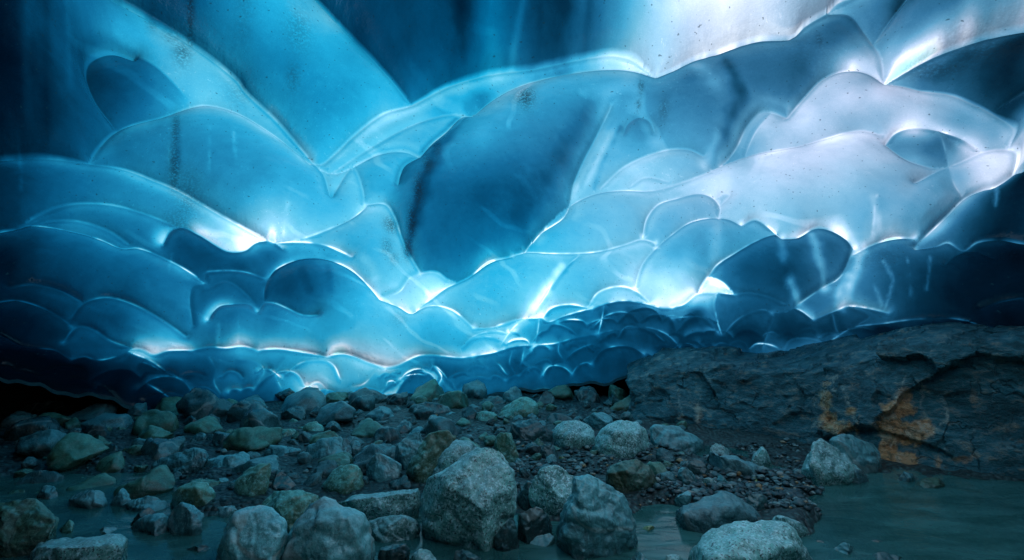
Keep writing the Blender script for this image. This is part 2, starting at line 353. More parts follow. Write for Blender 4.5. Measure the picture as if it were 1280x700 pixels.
# melt streaks and veins inside the ice: path, half width, lighter (+) or darker (-)
STREAK = [([(575,160),(545,215),(520,290)],8,-.12),([(545,195),(520,270),(510,320)],4,-.12),([(735,150),(700,215),(650,290)],14,-.10),([(760,175),(735,225),(715,250)],8,.13),([(775,165),(752,212),(742,240)],3,-.14),([(768,150),(742,205),(722,245)],2.5,-.1),
 ([(905,90),(925,135),(905,180),(885,205)],8,-.16),([(870,95),(890,120)],8,.12),([(895,185),(880,210)],7,.2),([(562,0),(575,90)],13,-.10),([(652,0),(650,60),(640,88)],5,.10),([(600,15),(612,80)],16,.08),([(700,10),(690,85)],20,-.10),([(735,0),(730,80)],6,-.06),([(690,10),(720,5)],8,.15),
 ([(1012,298),(1020,330),(1030,362)],6,.24),([(975,300),(975,335)],5,.15),([(985,360),(997,380)],5,.3),([(1075,318),(1065,350),(1050,385)],7,.28),([(1056,350),(1045,372)],5,.2),([(640,415),(665,390),(702,338)],5,.2),([(690,365),(720,325)],2.5,-.14),([(222,160),(224,240)],3,-.08),([(263,180),(262,235)],1.6,.09),([(292,185),(298,240)],1.8,.09),([(212,195),(214,240)],1.6,.06),
 ([(1100,335),(1112,360),(1105,388)],1.8,.16),([(1130,335),(1134,378)],1.8,.18),([(1160,328),(1153,372)],1.8,.16),([(1240,238),(1238,275)],2,.22),([(1088,365),(1100,385)],2,.14),([(1085,265),(1095,295),(1080,310)],4,.12),([(1090,262),(1087,300)],1.5,.14),([(34,20),(40,185)],7,.05),([(62,30),(62,185)],6,-.04),([(84,20),(90,150)],4,.04),([(25,190),(28,250)],2,.06),([(895,290),(890,330)],9,.12),([(300,400),(298,432)],2,.12),([(275,410),(273,430)],2,.1),([(360,270),(355,296)],3,.08),([(1150,230),(1110,285),(1090,300)],14,.08),
 ([(215,320),(212,345)],1.5,.1),([(455,330),(470,350)],5,.08),([(380,345),(388,372)],6,-.06),([(410,340),(415,375)],5,-.06),([(1000,100),(975,140)],16,-.06),([(1210,70),(1170,100)],10,-.05),([(1130,20),(1100,60)],12,-.06)]
def build_ice():
    chains, segs, pts = [], [], []
    def add_pts(a):
        i0 = len(pts); pts.extend(map(tuple, a)); return i0
    info = []                                   # curve samples in chart space for distances
    for ci, (P, pin, rim, up, dn, wu, wd) in enumerate(RG):
        c = spline(P); s = to_st(c[:, 0], c[:, 1])
        n = len(s); i0 = add_pts(s)
        segs.extend((i0 + k, i0 + k + 1) for k in range(n - 1))
        tg = np.gradient(s, axis=0); tg /= np.linalg.norm(tg, axis=1, keepdims=True) + 1e-9
        nr = np.stack([-tg[:, 1], tg[:, 0]], 1)            # upper side for lines drawn left to right
        t = np.linspace(0, 1, n); L = np.linalg.norm(np.diff(s, axis=0), axis=1).sum()
        endf = np.clip(np.minimum(t, 1 - t) * L / 16, 0, 1)
        var = np.array([noise.noise(Vector((k * .045, ci * 7.3, 0))) for k in range(n)])
        rf = .16 + .84 * np.clip((c[:, 1] - 215) / 85, 0, 1); rf = np.where(c[:, 0] > 820, np.maximum(rf, .42), rf); uf = np.where((c[:, 1] < 140) & (c[:, 0] < 1060), .25, 1.0)
        for k in range(n):
            info.append((s[k, 0], s[k, 1], nr[k, 0], nr[k, 1], pin, rf[k] * rim * (.1 + .9 * endf[k]) * max(.0, .45 + 2.6 * var[k] + .8 * noise.noise(Vector((k * .16, ci * 3.1, 5)))), uf[k] * up * max(.0, .8 + 1.5 * var[k]), dn * max(.0, .9 + 1.2 * var[k]), wu, wd))
        for off in (1.3, 3.0, 5.5):
            for sg in (1, -1):
                add_pts((s + nr * off * sg)[1:-1])
    info = np.array(info)
    bl = BLINE
    kd = KDTree(len(info))
    for i, r in enumerate(info): kd.insert((r[0], r[1], 0), i)
    kd.balance()
    gx, gy = np.meshgrid(np.arange(-28, 1310, 3.0), np.arange(-28, 545, 3.0))
    g = np.stack([gx.ravel(), gy.ravel()], 1) + rng.uniform(-.9, .9, (gx.size, 2))
    g = g[g[:, 1] < bot(g[:, 0]) + 12]
    g = to_st(g[:, 0], g[:, 1])
    sx, sy = np.meshgrid(np.arange(-2600, 2600, 26.0), np.arange(-1500, 3000, 26.0))
    h = np.stack([sx.ravel(), sy.ravel()], 1) + rng.uniform(-7, 7, (sx.size, 2))
    d = from_st(h); f = d[:, 1] * CP + d[:, 2] * SP
    ppx = 640 + FPX * d[:, 0] / np.maximum(f, .02); ppy = 350 - FPX * (-d[:, 1] * SP + d[:, 2] * CP) / np.maximum(f, .02)
    inside = (f > .02) & (ppx > -40) & (ppx < 1322) & (ppy > -40) & (ppy < 560)
    h = h[~inside & (np.linalg.norm(h, axis=1) < 2550)]
    ra, an = np.meshgrid(2570 * 1.05 ** np.arange(36), np.linspace(0, 2 * math.pi, 220, endpoint=False))
    h = np.vstack([h, np.stack([(ra * np.cos(an)).ravel(), (ra * np.sin(an)).ravel()], 1)])      # unseen ice behind the camera, closed to cut light from the rear
    bk = [i for i, p in enumerate(g) if kd.find((p[0], p[1], 0))[2] > 1.8]
    allp = np.vstack([np.array(pts), g[bk], h])
    V, E, F, ov, oe, of = delaunay_2d_cdt([Vector(p) for p in allp], segs, [], 0, 1e-4, True)
    S = np.array([(v[0], v[1]) for v in V]); ids = ov
    T = np.array([f for f in F if len(f) == 3], np.int32)
    nseg = len(segs)
    isr = np.zeros(len(S), bool)
    nridge = sum(1 for _ in info)
    ridge_in = np.zeros(len(allp), bool)
    # which input points were ridge samples
    k = 0; pos = 0
    for (P, *_r) in RG:
        n = len(spline(P)); ridge_in[pos:pos + n] = True
        pos += n + 6 * (n - 2)
    for i, o in enumerate(ids):
        isr[i] = (len(o) == 0) or any(ridge_in[j] for j in o)
    # trim
    D = from_st(S); P, N, t = dome(D)
    f = D[:, 1] * CP + D[:, 2] * SP
    px = 640 + FPX * D[:, 0] / np.maximum(f, .02); py = 350 - FPX * (-D[:, 1] * SP + D[:, 2] * CP) / np.maximum(f, .02)
    cx = S[T].mean(1); cd = from_st(cx); cp_, _, _ = dome(cd); cf = cd[:, 1] * CP + cd[:, 2] * SP
    cpx = 640 + FPX * cd[:, 0] / np.maximum(cf, .02); cpy = 350 - FPX * (-cd[:, 1] * SP + cd[:, 2] * CP) / np.maximum(cf, .02)
    bl2 = np.interp(cpx, bl[:, 0], bl[:, 1])
    front = (cf > .02) & (cpx > -415) & (cpx < 1710)
    keep = np.where(front, cpy < bl2, cp_[:, 2] > .55)
    T = T[keep]
    used = np.unique(T); remap = -np.ones(len(S), int); remap[used] = np.arange(len(used))
    T = remap[T].astype(np.int32); S = S[used]; P = P[used]; N = N[used]; t = t[used]; isr = isr[used]; px = px[used]; py = py[used]; f = f[used]
    nv = len(S)
    # cotangent weights
    a, b, c = S[T[:, 0]], S[T[:, 1]], S[T[:, 2]]
    def cot(p, q, r):
        u, v = q - p, r - p
        cr = np.abs(u[:, 0] * v[:, 1] - u[:, 1] * v[:, 0]) + 1e-6
        return np.clip((u * v).sum(1) / cr, 0.02, 8)
    wa, wb, wc = cot(a, b, c), cot(b, c, a), cot(c, a, b)
    I = np.concatenate([T[:, 1], T[:, 2], T[:, 0]]); J = np.concatenate([T[:, 2], T[:, 0], T[:, 1]]); W = np.concatenate([wa, wb, wc]) * .5
    ar = np.abs((b - a)[:, 0] * (c - a)[:, 1] - (b - a)[:, 1] * (c - a)[:, 0]) / 2
    M = np.bincount(T.ravel(), np.repeat(ar / 3, 3), nv)
    def solve(W, diag, rhs, iters):
        dg = np.bincount(I, W, nv) + np.bincount(J, W, nv)
        A = lambda x: (dg + diag) * x - np.bincount(I, W * x[J], nv) - np.bincount(J, W * x[I], nv)
        pc = 1 / (dg + diag + 1e-9); x = rhs * pc * 0; r = rhs - A(x); z = pc * r; p = z.copy(); rz = (r * z).sum()
        r0 = np.sqrt((r * r).sum())
        for _ in range(iters):
            q = A(p); al = rz / (p * q).sum(); x += al * p; r -= al * q
            if np.sqrt((r * r).sum()) < 1e-4 * r0: break
            z = pc * r; rn = (r * z).sum(); p = z + rn / rz * p; rz = rn
        return x
    # nearest ridge of every vertex
    dist = np.empty(nv); ki = np.empty(nv, int)
    for i in range(nv):
        _, j, dd = kd.find((S[i, 0], S[i, 1], 0)); dist[i] = dd; ki[i] = j
    near = info[ki]
    side = (S[:, 0] - near[:, 0]) * near[:, 2] + (S[:, 1] - near[:, 1]) * near[:, 3]
    pin = np.where(isr, near[:, 4], 0)
    # hollows: a membrane pinned on the ridges
    diag = pin ** 2 * 4.0 * (pin > 0) + M * 1e-5
    u = np.maximum(solve(W, diag, M * 1.0, 900), 0)
    hh = 0.9 * u / (np.sqrt(u) + 9.0)
    dgs = np.bincount(I, W, nv) + np.bincount(J, W, nv)
    soft = lambda v, Wt, it, fix: [v := np.where(fix, v, .4 * v + .6 * (np.bincount(I, Wt * v[J], nv) + np.bincount(J, Wt * v[I], nv)) / (np.bincount(I, Wt, nv) + np.bincount(J, Wt, nv) + 1e-9)) for _ in range(it)][-1]
    hh = soft(hh, W, 4, isr & (pin > .3))
    scale = t / FPX
    off = np.minimum(hh, 95) * scale
    # fine undulation of the melt surface
    und = np.array([noise.fractal(Vector(p) * 1.1, 1.0, 2.1, 3) for p in P]) * .035 + np.array([noise.noise(Vector(p) * 5.5) for p in P]) * .006
    low = np.clip((py - 300) / 150, 0, 1)
    vein = np.exp(-(dist / 2.0) ** 2) * near[:, 5]
    pos = P + N * (off + und * np.clip(dist / 12, 0, 1) - vein * .02)[:, None]
    # painted brightness: diffused from the samples, ridges hold it back
    Wb = W * np.where(isr[I] | isr[J], .03, 1.0)
    kv = KDTree(nv)
    for i in range(nv): kv.insert((S[i, 0], S[i, 1], 0), i)
    kv.balance()
    dg = np.zeros(nv); rh = np.zeros(nv)
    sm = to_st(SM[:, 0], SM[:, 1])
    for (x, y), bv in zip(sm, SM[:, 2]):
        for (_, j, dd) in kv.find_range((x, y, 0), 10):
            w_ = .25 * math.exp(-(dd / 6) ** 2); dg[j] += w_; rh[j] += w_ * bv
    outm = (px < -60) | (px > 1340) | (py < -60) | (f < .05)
    bo = .08 + 1.17 * np.exp(-((P[:, 0] - 2.1) / 3.4) ** 2 - ((P[:, 1] - 2.0) / 3.6) ** 2) + .08 * np.array([noise.noise(Vector(p) * .6 + Vector((3, 0, 0))) for p in P])  # unseen overhead ice made brightest to light the floor from above
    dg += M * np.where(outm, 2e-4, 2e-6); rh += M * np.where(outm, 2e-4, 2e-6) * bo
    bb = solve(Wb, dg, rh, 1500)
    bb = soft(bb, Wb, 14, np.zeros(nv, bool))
    bb = bb - .0 * np.exp(-np.clip(px + 10, 0, 999) / 80) - .05 * np.exp(-np.clip(1285 - px, 0, 999) / 60)  # ice painted darker towards the right edge of view
    brk = np.array([noise.noise(Vector((a * .035, b * .05, 1))) + .5 * noise.noise(Vector((a * .12, b * .12, 7))) for a, b in zip(np.clip(px, -999, 2500), np.clip(py, -999, 2500))])
    for P_, wd_, am_ in STREAK:
        m_ = (px > -50) & (px < 1330) & (py > -50) & (py < 560) & (f > .1)
        q_ = poly_d(px[m_], py[m_], P_); bb[m_] += am_ * (.85 if wd_ > 3 else .6) * np.exp(-(q_ / (wd_ * (1 + .5 * brk[m_]))) ** 2) * np.clip(.8 + (1.3 if wd_ <= 3 else .35) * brk[m_], .05, 1.3)
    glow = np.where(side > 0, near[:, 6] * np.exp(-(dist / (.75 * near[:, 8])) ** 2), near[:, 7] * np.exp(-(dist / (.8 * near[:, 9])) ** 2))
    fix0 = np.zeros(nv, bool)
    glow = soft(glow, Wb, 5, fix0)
    # painted relief shading: pale shoulder below every ridge, darker heart of every hollow
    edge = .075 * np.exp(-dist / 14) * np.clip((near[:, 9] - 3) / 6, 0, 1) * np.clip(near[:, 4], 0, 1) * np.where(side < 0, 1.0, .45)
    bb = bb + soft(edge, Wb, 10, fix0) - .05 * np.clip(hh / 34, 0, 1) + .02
    # painted glints on the hanging points between two hollows
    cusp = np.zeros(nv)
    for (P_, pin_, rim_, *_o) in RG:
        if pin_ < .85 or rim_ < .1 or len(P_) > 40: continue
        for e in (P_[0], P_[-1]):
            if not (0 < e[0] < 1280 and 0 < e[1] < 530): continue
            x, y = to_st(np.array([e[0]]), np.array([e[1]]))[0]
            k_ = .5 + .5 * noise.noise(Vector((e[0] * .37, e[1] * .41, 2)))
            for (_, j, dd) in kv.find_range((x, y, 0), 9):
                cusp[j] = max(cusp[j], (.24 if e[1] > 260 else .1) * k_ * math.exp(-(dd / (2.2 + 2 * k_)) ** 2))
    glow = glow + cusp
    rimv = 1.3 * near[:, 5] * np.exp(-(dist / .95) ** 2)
    crease_shade = -.10 * near[:, 4] * np.exp(-((dist - 3.2) / 2.4) ** 2) * (side < 0) * (dist > .8)  # dark shade line painted just below each ridge
    rimv = rimv + crease_shade * np.clip(bb * 1.5, .2, 1)
    dim = np.clip(bb * 2.2, .12, 1)
    # lilac
    ls = to_st(LIL[:, 0], LIL[:, 1]); num = np.zeros(nv); den = np.zeros(nv)
    for (x, y), v in zip(ls, LIL[:, 2]):
        k_ = 1 / (((S[:, 0] - x) ** 2 + (S[:, 1] - y) ** 2) / 1e4 + .2) ** 2; num += k_ * v; den += k_
    dirt = np.zeros(nv)
    for (x, y, rx, ry, sv_) in DIRT:
        dirt = np.maximum(dirt, sv_ * np.exp(-((px - x) / rx / 1.3) ** 2 - ((py - y) / ry / 1.2) ** 2))
    dirt[f < .1] = 0
    fl = T[:, ::-1]
    # make faces look into the cave
    nn = np.cross(pos[T[:, 1]] - pos[T[:, 0]], pos[T[:, 2]] - pos[T[:, 0]])
    if ((nn * (CAM - pos[T[:, 0]])).sum(1) > 0).mean() > .5: fl = T
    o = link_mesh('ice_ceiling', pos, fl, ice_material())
    attr(o, 'clear', bb); attr(o, 'rim', (rimv + glow) * dim); attr(o, 'lilac', num / den); attr(o, 'dirt', dirt)  # clear holds painted brightness, rim the painted glow, glints and shade lines
    tag(o, kind='structure')
    return o

def ice_material():
    s = NT('glacier_ice')
    co = s.n('ShaderNodeTexCoord').outputs['Object']
    b = s.math('ADD', s.attr('clear'), s.attr('rim'))  # both drive the transmitted colour as painted light
    n1 = s.noise(co, 1.3, 5, .6, .4)
    n2 = s.noise(s.mapping(co, (7, 7, .5)), 1.0, 3, .5, .6)          # melt streaks run downhill
    n3 = s.noise(co, 14, 3, .6)
    n4 = s.noise(co, 70, 2, .6)
    sub = lambda n, k: s.math('MULTIPLY', s.math('SUBTRACT', n, .5), k)
    for n, k in ((n1, .04), (n2, .045), (n3, .02), (n4, .03)): b = s.math('ADD', b, sub(n, k))
    b = s.math('MULTIPLY_ADD', b, 1.26, -.15)
    dn = s.math('MULTIPLY', s.attr('dirt'), s.ramp(s.noise(co, 42, 4, .75), [(.40, 0), (.52, 1)]))
    # fine grain, bubble trains and faint contour lines frozen in the ice
    s_ = s.math('MULTIPLY', s.ramp(s.noise(co, 120, 2, .7), [(.56, 0), (.7, 1)]), .05)
    bub = s.math('MULTIPLY', s.ramp(s.noise(s.mapping(co, (26, 26, 5)), 1.0, 4, .75, .5), [(.6, 0), (.72, 1)]), s.ramp(n1, [(.5, 0), (.62, .16)]))
    wv = s.n('ShaderNodeTexWave', {'Vector': s.mapping(co, (1, 1, 1), (.4, .9, .3)), 'Scale': .55, 'Distortion': 7.0, 'Detail': 3.0, 'Detail Scale': .9}).outputs[1]
    cont = s.math('MULTIPLY', s.ramp(wv, [(.93, 0), (.99, 1)]), s.ramp(s.noise(co, .9, 2), [(.48, 0), (.6, .10)]))
    b = s.math('ADD', b, s.math('MULTIPLY', s.math('ADD', s_, s.math('ADD', bub, cont)), s.ramp(b, [(.15, 0), (.5, .7)])))
    tiny = s.math('MULTIPLY', s.ramp(s.noise(co, 33, 1, .4), [(.73, 0), (.77, 1)]), .6)
    K = .70
    st = lambda L: [(p / 1.25, tuple(v * (K if p < .8 else .8 if p < .9 else .9 if p < 1.1 else 1) for v in c)) for p, c in L]
    b = s.math('DIVIDE', b, 1.25)
    blue = s.ramp(b, st([(0, (0, .001, .004)), (.1, (0, .007, .02)), (.2, (0, .024, .058)), (.3, (0, .062, .145)), (.4, (0, .125, .265)), (.5, (.001, .225, .41)), (.6, (.006, .38, .61)), (.7, (.075, .51, .70)), (.85, (.27, .69, .88)), (1, (.80, .95, 1.05)), (1.25, (.50, .96, .98))]))  # last stop tints the unseen overhead ice teal for the floor light
    lil = s.ramp(b, st([(0, (.001, .003, .006)), (.1, (.001, .009, .02)), (.2, (.003, .03, .06)), (.3, (.012, .08, .15)), (.4, (.035, .15, .27)), (.55, (.11, .30, .45)), (.7, (.28, .43, .59)), (.85, (.54, .60, .76)), (1, (.86, .90, .98)), (1.25, (.52, .95, .97))]))
    c = s.mix(s.attr('lilac'), blue, lil)
    c = s.mix(s.math('MULTIPLY', dn, .88, clamp=True), c, (.004, .012, .02))
    c = s.mix(tiny, c, (.004, .02, .03))
    bump = s.n('ShaderNodeBump', {'Strength': .25, 'Distance': .02, 'Height': s.math('ADD', s.noise(co, 9, 4, .55, .3), s.math('MULTIPLY', n4, .25))}).outputs[0]
    tr = s.n('ShaderNodeBsdfTranslucent', {'Color': c, 'Normal': bump}).outputs[0]
    df = s.n('ShaderNodeBsdfDiffuse', {'Color': s.mix(.5, c, (.02, .09, .13)), 'Normal': bump}).outputs[0]
    m = s.n('ShaderNodeMixShader', {0: .12, 1: tr, 2: df}).outputs[0]
    gl = s.n('ShaderNodeBsdfGlossy', {'Color': (.9, .97, 1, 1), 'Roughness': .1, 'Normal': bump}).outputs[0]
    fr = s.n('ShaderNodeFresnel', {'IOR': 1.31, 'Normal': bump}).outputs[0]
    m = s.n('ShaderNodeMixShader', {0: s.math('MULTIPLY', fr, .8), 1: m, 2: gl}).outputs[0]
    s.set(s.out, 0, m)
    return s.m

ice = build_ice()
# ------------------------------------------------------------------ ground, water, rock
def fbm(v, o=4, H=.9): return noise.fractal(Vector(v), H, 2.1, o)

# where the stream bed lies below water: picture places turned into ground places once
def gp(px, py): return on_ground(px, py)[:2]
BEDS = [(gp(60, 665), .55), (gp(230, 690), .55), (gp(500, 690), .7), (gp(820, 675), .55), (gp(720, 700), .6), (gp(1120, 660), 1.0), (gp(1250, 680), 1.3), (gp(1180, 632), .6), (gp(1060, 650), .45), (gp(1040, 606), .25),
        (gp(950, 588), .28), (gp(900, 566), .3), (gp(130, 640), .35), (gp(430, 705), .6), (gp(1060, 700), .5), (gp(1400, 700), 1.6), (gp(-150, 680), 1.5), (gp(840, 640), .3), (gp(640, 720), .9), (gp(300, 730), 1.0), (gp(900, 740), 1.0), (gp(680, 735), 1.0), (gp(1180, 740), 1.2)]
BARS = [(gp(880, 610), .5), (gp(950, 610), .45), (gp(990, 640), .22), (gp(985, 660), .15), (gp(720, 600), .8), (gp(930, 640), .3)]
def ground_z(x, y):
    x = np.asarray(x, float); y = np.asarray(y, float)
    wet = np.zeros_like(x)
    for (c, r) in BEDS: wet = np.maximum(wet, np.exp(-(((x - c[0]) ** 2 + (y - c[1]) ** 2) / r ** 2)))
    for (c, r) in BARS: wet = wet * (1 - .85 * np.exp(-(((x - c[0]) ** 2 + (y - c[1]) ** 2) / r ** 2)))
    wet = np.where(y < 2.2, np.maximum(wet, np.clip((2.3 - y) / .5, 0, 1)), wet)
    z = .045 - .30 * np.clip(wet * 1.5 - .35, 0, 1)
    z = z + .05 * np.clip((y - 5) / 3, 0, 1) * np.clip(3.2 - x, 0, 1)
    return z

TINT = (.60, 1.46, 1.38)          # teal cast of the cave light, put into every stone's colour
def rock_nodes(s, co, light, dark, speck=1.0, sc=1.0):
    """mottled, speckled stone; returns colour and height"""
    big = s.noise(co, 2.2 * sc, 5, .6, .5)
    mid = s.noise(co, 9 * sc, 5, .65)
    fine = s.noise(co, 55 * sc, 3, .7)
    c = s.mix(s.ramp(big, [(.32, 0), (.68, 1)]), dark, light)
    c = s.mix(s.math('MULTIPLY', s.ramp(mid, [(.4, 1), (.6, 0)]), .5), c, tuple(v * .5 for v in dark))
    c = s.mix(s.math('MULTIPLY', s.ramp(fine, [(.5, 0), (.62, 1)]), .75 * speck), c, tuple(min(.85, v * 2.1) for v in light))
    c = s.mix(s.math('MULTIPLY', s.ramp(s.noise(co, 75 * sc, 2, .6), [(.56, 0), (.64, 1)]), .8 * speck), c, (.012, .018, .018))
    h = s.math('ADD', s.math('MULTIPLY', mid, .6), s.math('MULTIPLY', fine, .14))
    return c, h, big

def rock_mat(name, light, dark, speck=1.0, rough=.6, sc=1.0, strata=0.0, vein=0.0, moss=None, bump=.6):
    light = tuple(min(.8, a * b) for a, b in zip(light, TINT)); dark = tuple(a * b for a, b in zip(dark, TINT))
    s = NT(name)
    oi = s.n('ShaderNodeObjectInfo')
    rv = s.n('ShaderNodeCombineXYZ', {0: s.math('MULTIPLY', oi.outputs['Random'], 31.0), 1: s.math('MULTIPLY', oi.outputs['Random'], 17.0)}).outputs[0]
    co = s.n('ShaderNodeVectorMath', {0: s.n('ShaderNodeTexCoord').outputs['Object'], 1: rv}, operation='ADD').outputs[0]
    c, h, big = rock_nodes(s, co, light, dark, speck, sc)
    if strata:
        w_ = s.n('ShaderNodeTexWave', {'Vector': s.mapping(co, (1, 1, 1), (.5, .35, .2)), 'Scale': 5.0, 'Distortion': 14.0, 'Detail': 6.0, 'Detail Scale': 2.2}).outputs[1]
        c = s.mix(s.math('MULTIPLY', w_, strata * .3), c, tuple(v * .5 for v in dark)); h = s.math('ADD', h, s.math('MULTIPLY', w_, strata * .25))
    if vein:
        v_ = s.n('ShaderNodeTexWave', {'Vector': s.mapping(co, (1, 1, 1), (.9, .2, 1.2)), 'Scale': .8, 'Distortion': 9.0, 'Detail': 3.0, 'Detail Scale': 1.2}).outputs[1]
        c = s.mix(s.ramp(v_, [(.965, 0), (.995, vein)]), c, (.5, .5, .45))
    if moss:
        c = s.mix(s.ramp(s.noise(co, 4, 4, .6), [(.45, 0), (.62, .7)]), c, moss)
    val = s.math('ADD', s.math('MULTIPLY', oi.outputs['Random'], .5), .75)
    c = s.n('ShaderNodeHueSaturation', {'Color': c, 'Value': val}).outputs[0]
    # wet foot close to the water, paler on what faces up
    geo = s.n('ShaderNodeNewGeometry'); sep = s.n('ShaderNodeSeparateXYZ', {0: geo.outputs['Position']})
    wet = s.ramp(s.math('ADD', sep.outputs[2], s.math('MULTIPLY', s.noise(co, 6, 3), .06)), [(.03, 1), (.15, 0)])
    c = s.mix(s.math('MULTIPLY', wet, .6), c, tuple(v * .25 for v in dark))
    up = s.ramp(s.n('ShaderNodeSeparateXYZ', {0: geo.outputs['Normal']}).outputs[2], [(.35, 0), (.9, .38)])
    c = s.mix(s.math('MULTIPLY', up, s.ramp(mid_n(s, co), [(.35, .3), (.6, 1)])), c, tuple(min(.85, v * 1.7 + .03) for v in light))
    b = s.n('ShaderNodeBump', {'Strength': bump, 'Distance': .03, 'Height': h}).outputs[0]
    r = s.math('ADD', s.math('MULTIPLY', wet, -.3), s.math('ADD', s.math('MULTIPLY', big, .25), rough - .32))
    p = s.n('ShaderNodeBsdfPrincipled', {'Base Color': c, 'Roughness': r, 'Normal': b, 'Specular IOR Level': .7})
    s.set(s.out, 0, p); return s.m
def mid_n(s, co): return s.noise(co, 13, 4, .65)

# the floor of rubble and silt
def build_ground():
    xs = np.concatenate([np.linspace(-400, -10, 14)[:-1], np.linspace(-10, 9, 330), np.linspace(9, 400, 14)[1:]])
    ys = np.concatenate([np.linspace(-400, -4, 12)[:-1], np.linspace(-4, 1.6, 40)[:-1], np.linspace(1.6, 14, 260), np.linspace(14, 600, 14)[1:]])
    X, Y = np.meshgrid(xs, ys); Z = ground_z(X, Y)
    nz = np.array([fbm((x * 2.2, y * 2.2, 0)) * .05 + fbm((x * 9, y * 9, 3), 3) * .018 for x, y in zip(X.ravel(), Y.ravel())]).reshape(X.shape)
    Z = Z + nz
    nx, ny = len(xs), len(ys)
    i = np.arange(nx * ny).reshape(ny, nx)
    F = np.stack([i[:-1, :-1], i[:-1, 1:], i[1:, 1:], i[1:, :-1]], -1).reshape(-1, 4)
    s = NT('silt_and_gravel')
    co = s.n('ShaderNodeTexCoord').outputs['Object']
    vor = s.n('ShaderNodeTexVoronoi', {'Vector': co, 'Scale': 22.0, 'Randomness': 1.0})
    vc = s.n('ShaderNodeSeparateColor', {0: vor.outputs['Color']}).outputs[0]
    c = s.mix(vc, (.012, .03, .03), (.08, .16, .155)); c = s.mix(s.ramp(vor.outputs['Distance'], [(.3, 0), (.55, .9)]), c, (.012, .014, .014))
    c = s.mix(s.ramp(s.noise(co, 1.3, 4), [(.4, 0), (.65, .6)]), c, (.03, .065, .062))
    b = s.n('ShaderNodeBump', {'Strength': .9, 'Distance': .03, 'Height': s.math('SUBTRACT', s.math('MULTIPLY', s.noise(co, 50, 3), .3), vor.outputs['Distance'])}).outputs[0]
    p = s.n('ShaderNodeBsdfPrincipled', {'Base Color': c, 'Roughness': .5, 'Normal': b}); s.set(s.out, 0, p)
    o = link_mesh('ground', np.stack([X, Y, Z], -1).reshape(-1, 3), F, s.m); tag(o, kind='structure'); return o
ground = build_ground()

def build_water():
    s = NT('milky_meltwater')
    co = s.n('ShaderNodeTexCoord').outputs['Object']
    m1 = s.mapping(co, (1.2, 3.2, 1), (0, 0, .5))
    n = s.noise(m1, 2.0, 4, .5, .8)
    c = s.mix(s.ramp(n, [(.35, 0), (.7, 1)]), (.035, .14, .125), (.09, .27, .25))
    c = s.mix(s.ramp(s.noise(s.mapping(co, (1, 1, 1), (0, 0, 0), (4, 2, 0)), .9, 3, .5), [(.5, 0), (.75, .8)]), c, (.02, .085, .08))
    b = s.n('ShaderNodeBump', {'Strength': .12, 'Distance': .05, 'Height': n}).outputs[0]
    p = s.n('ShaderNodeBsdfPrincipled', {'Base Color': c, 'Roughness': .13, 'Normal': b, 'IOR': 1.33, 'Specular IOR Level': .5})
    tr = s.n('ShaderNodeBsdfTransparent', {'Color': (.35, .7, .68, 1)})
    mx = s.n('ShaderNodeMixShader', {0: .7, 1: tr.outputs[0], 2: p.outputs[0]}); s.set(s.out, 0, mx)
    v = [(-11, -6, 0), (9, -6, 0), (9, 9, 0), (-11, 9, 0)]
    o = link_mesh('water', v, [(0, 1, 2, 3)], s.m); tag(o, kind='structure'); return o
water = build_water()

# dark bedrock skirt under the ice, shaped to block sun leaking into the recess
def build_bedrock():
    bb_ = BLINE[::4]; front = dome(ray(bb_[:, 0], bb_[:, 1]))[0] - np.array([0, 0, .004])
    def ring(a0, a1, n):
        a = np.linspace(a0, a1, n); k = math.sqrt(1 - (.58 / DA[2]) ** 2)
        return np.stack([DC[0] + DA[0] * k * np.sin(a), DC[1] + DA[1] * k * np.cos(a), np.full(n, .58)], 1)
    ang = lambda p: math.atan2((p[0] - DC[0]) / DA[0], (p[1] - DC[1]) / DA[1])
    L = np.vstack([ring(math.radians(-172), ang(front[0]) - .02, 40), front, ring(ang(front[-1]) + .02, math.radians(172), 40)])
    rad = L[:, :2] - DC[:2]; rad /= np.linalg.norm(rad, axis=1, keepdims=True)
    prof = [(-.04, -.03), (0, .012), (.06, .02), (.25, .03), (.6, .03), (1.0, .0), (1.3, -.06), (1.5, -.2), (1.6, -.4), (1.65, -.7), (1.7, -1.2), (1.8, -1.9)]
    V = []
    for out, dz in prof:
        for p, r_ in zip(L, rad):
            q = 0 if out < .1 else .14 * fbm((p[0] * 1.3 + r_[0] * out, p[1] * 1.3 + r_[1] * out, p[2]))
            V.append((p[0] + r_[0] * out, p[1] + r_[1] * out, p[2] + dz + q))
    n = len(L); i = np.arange(n * len(prof)).reshape(len(prof), n)
    F = np.stack([i[:-1, :-1], i[:-1, 1:], i[1:, 1:], i[1:, :-1]], -1).reshape(-1, 4)
    o = link_mesh('bedrock_skirt', V, F, rock_mat('dark_bedrock', (.05, .055, .06), (.018, .02, .024), .2)); tag(o, kind='structure'); return o
build_bedrock()

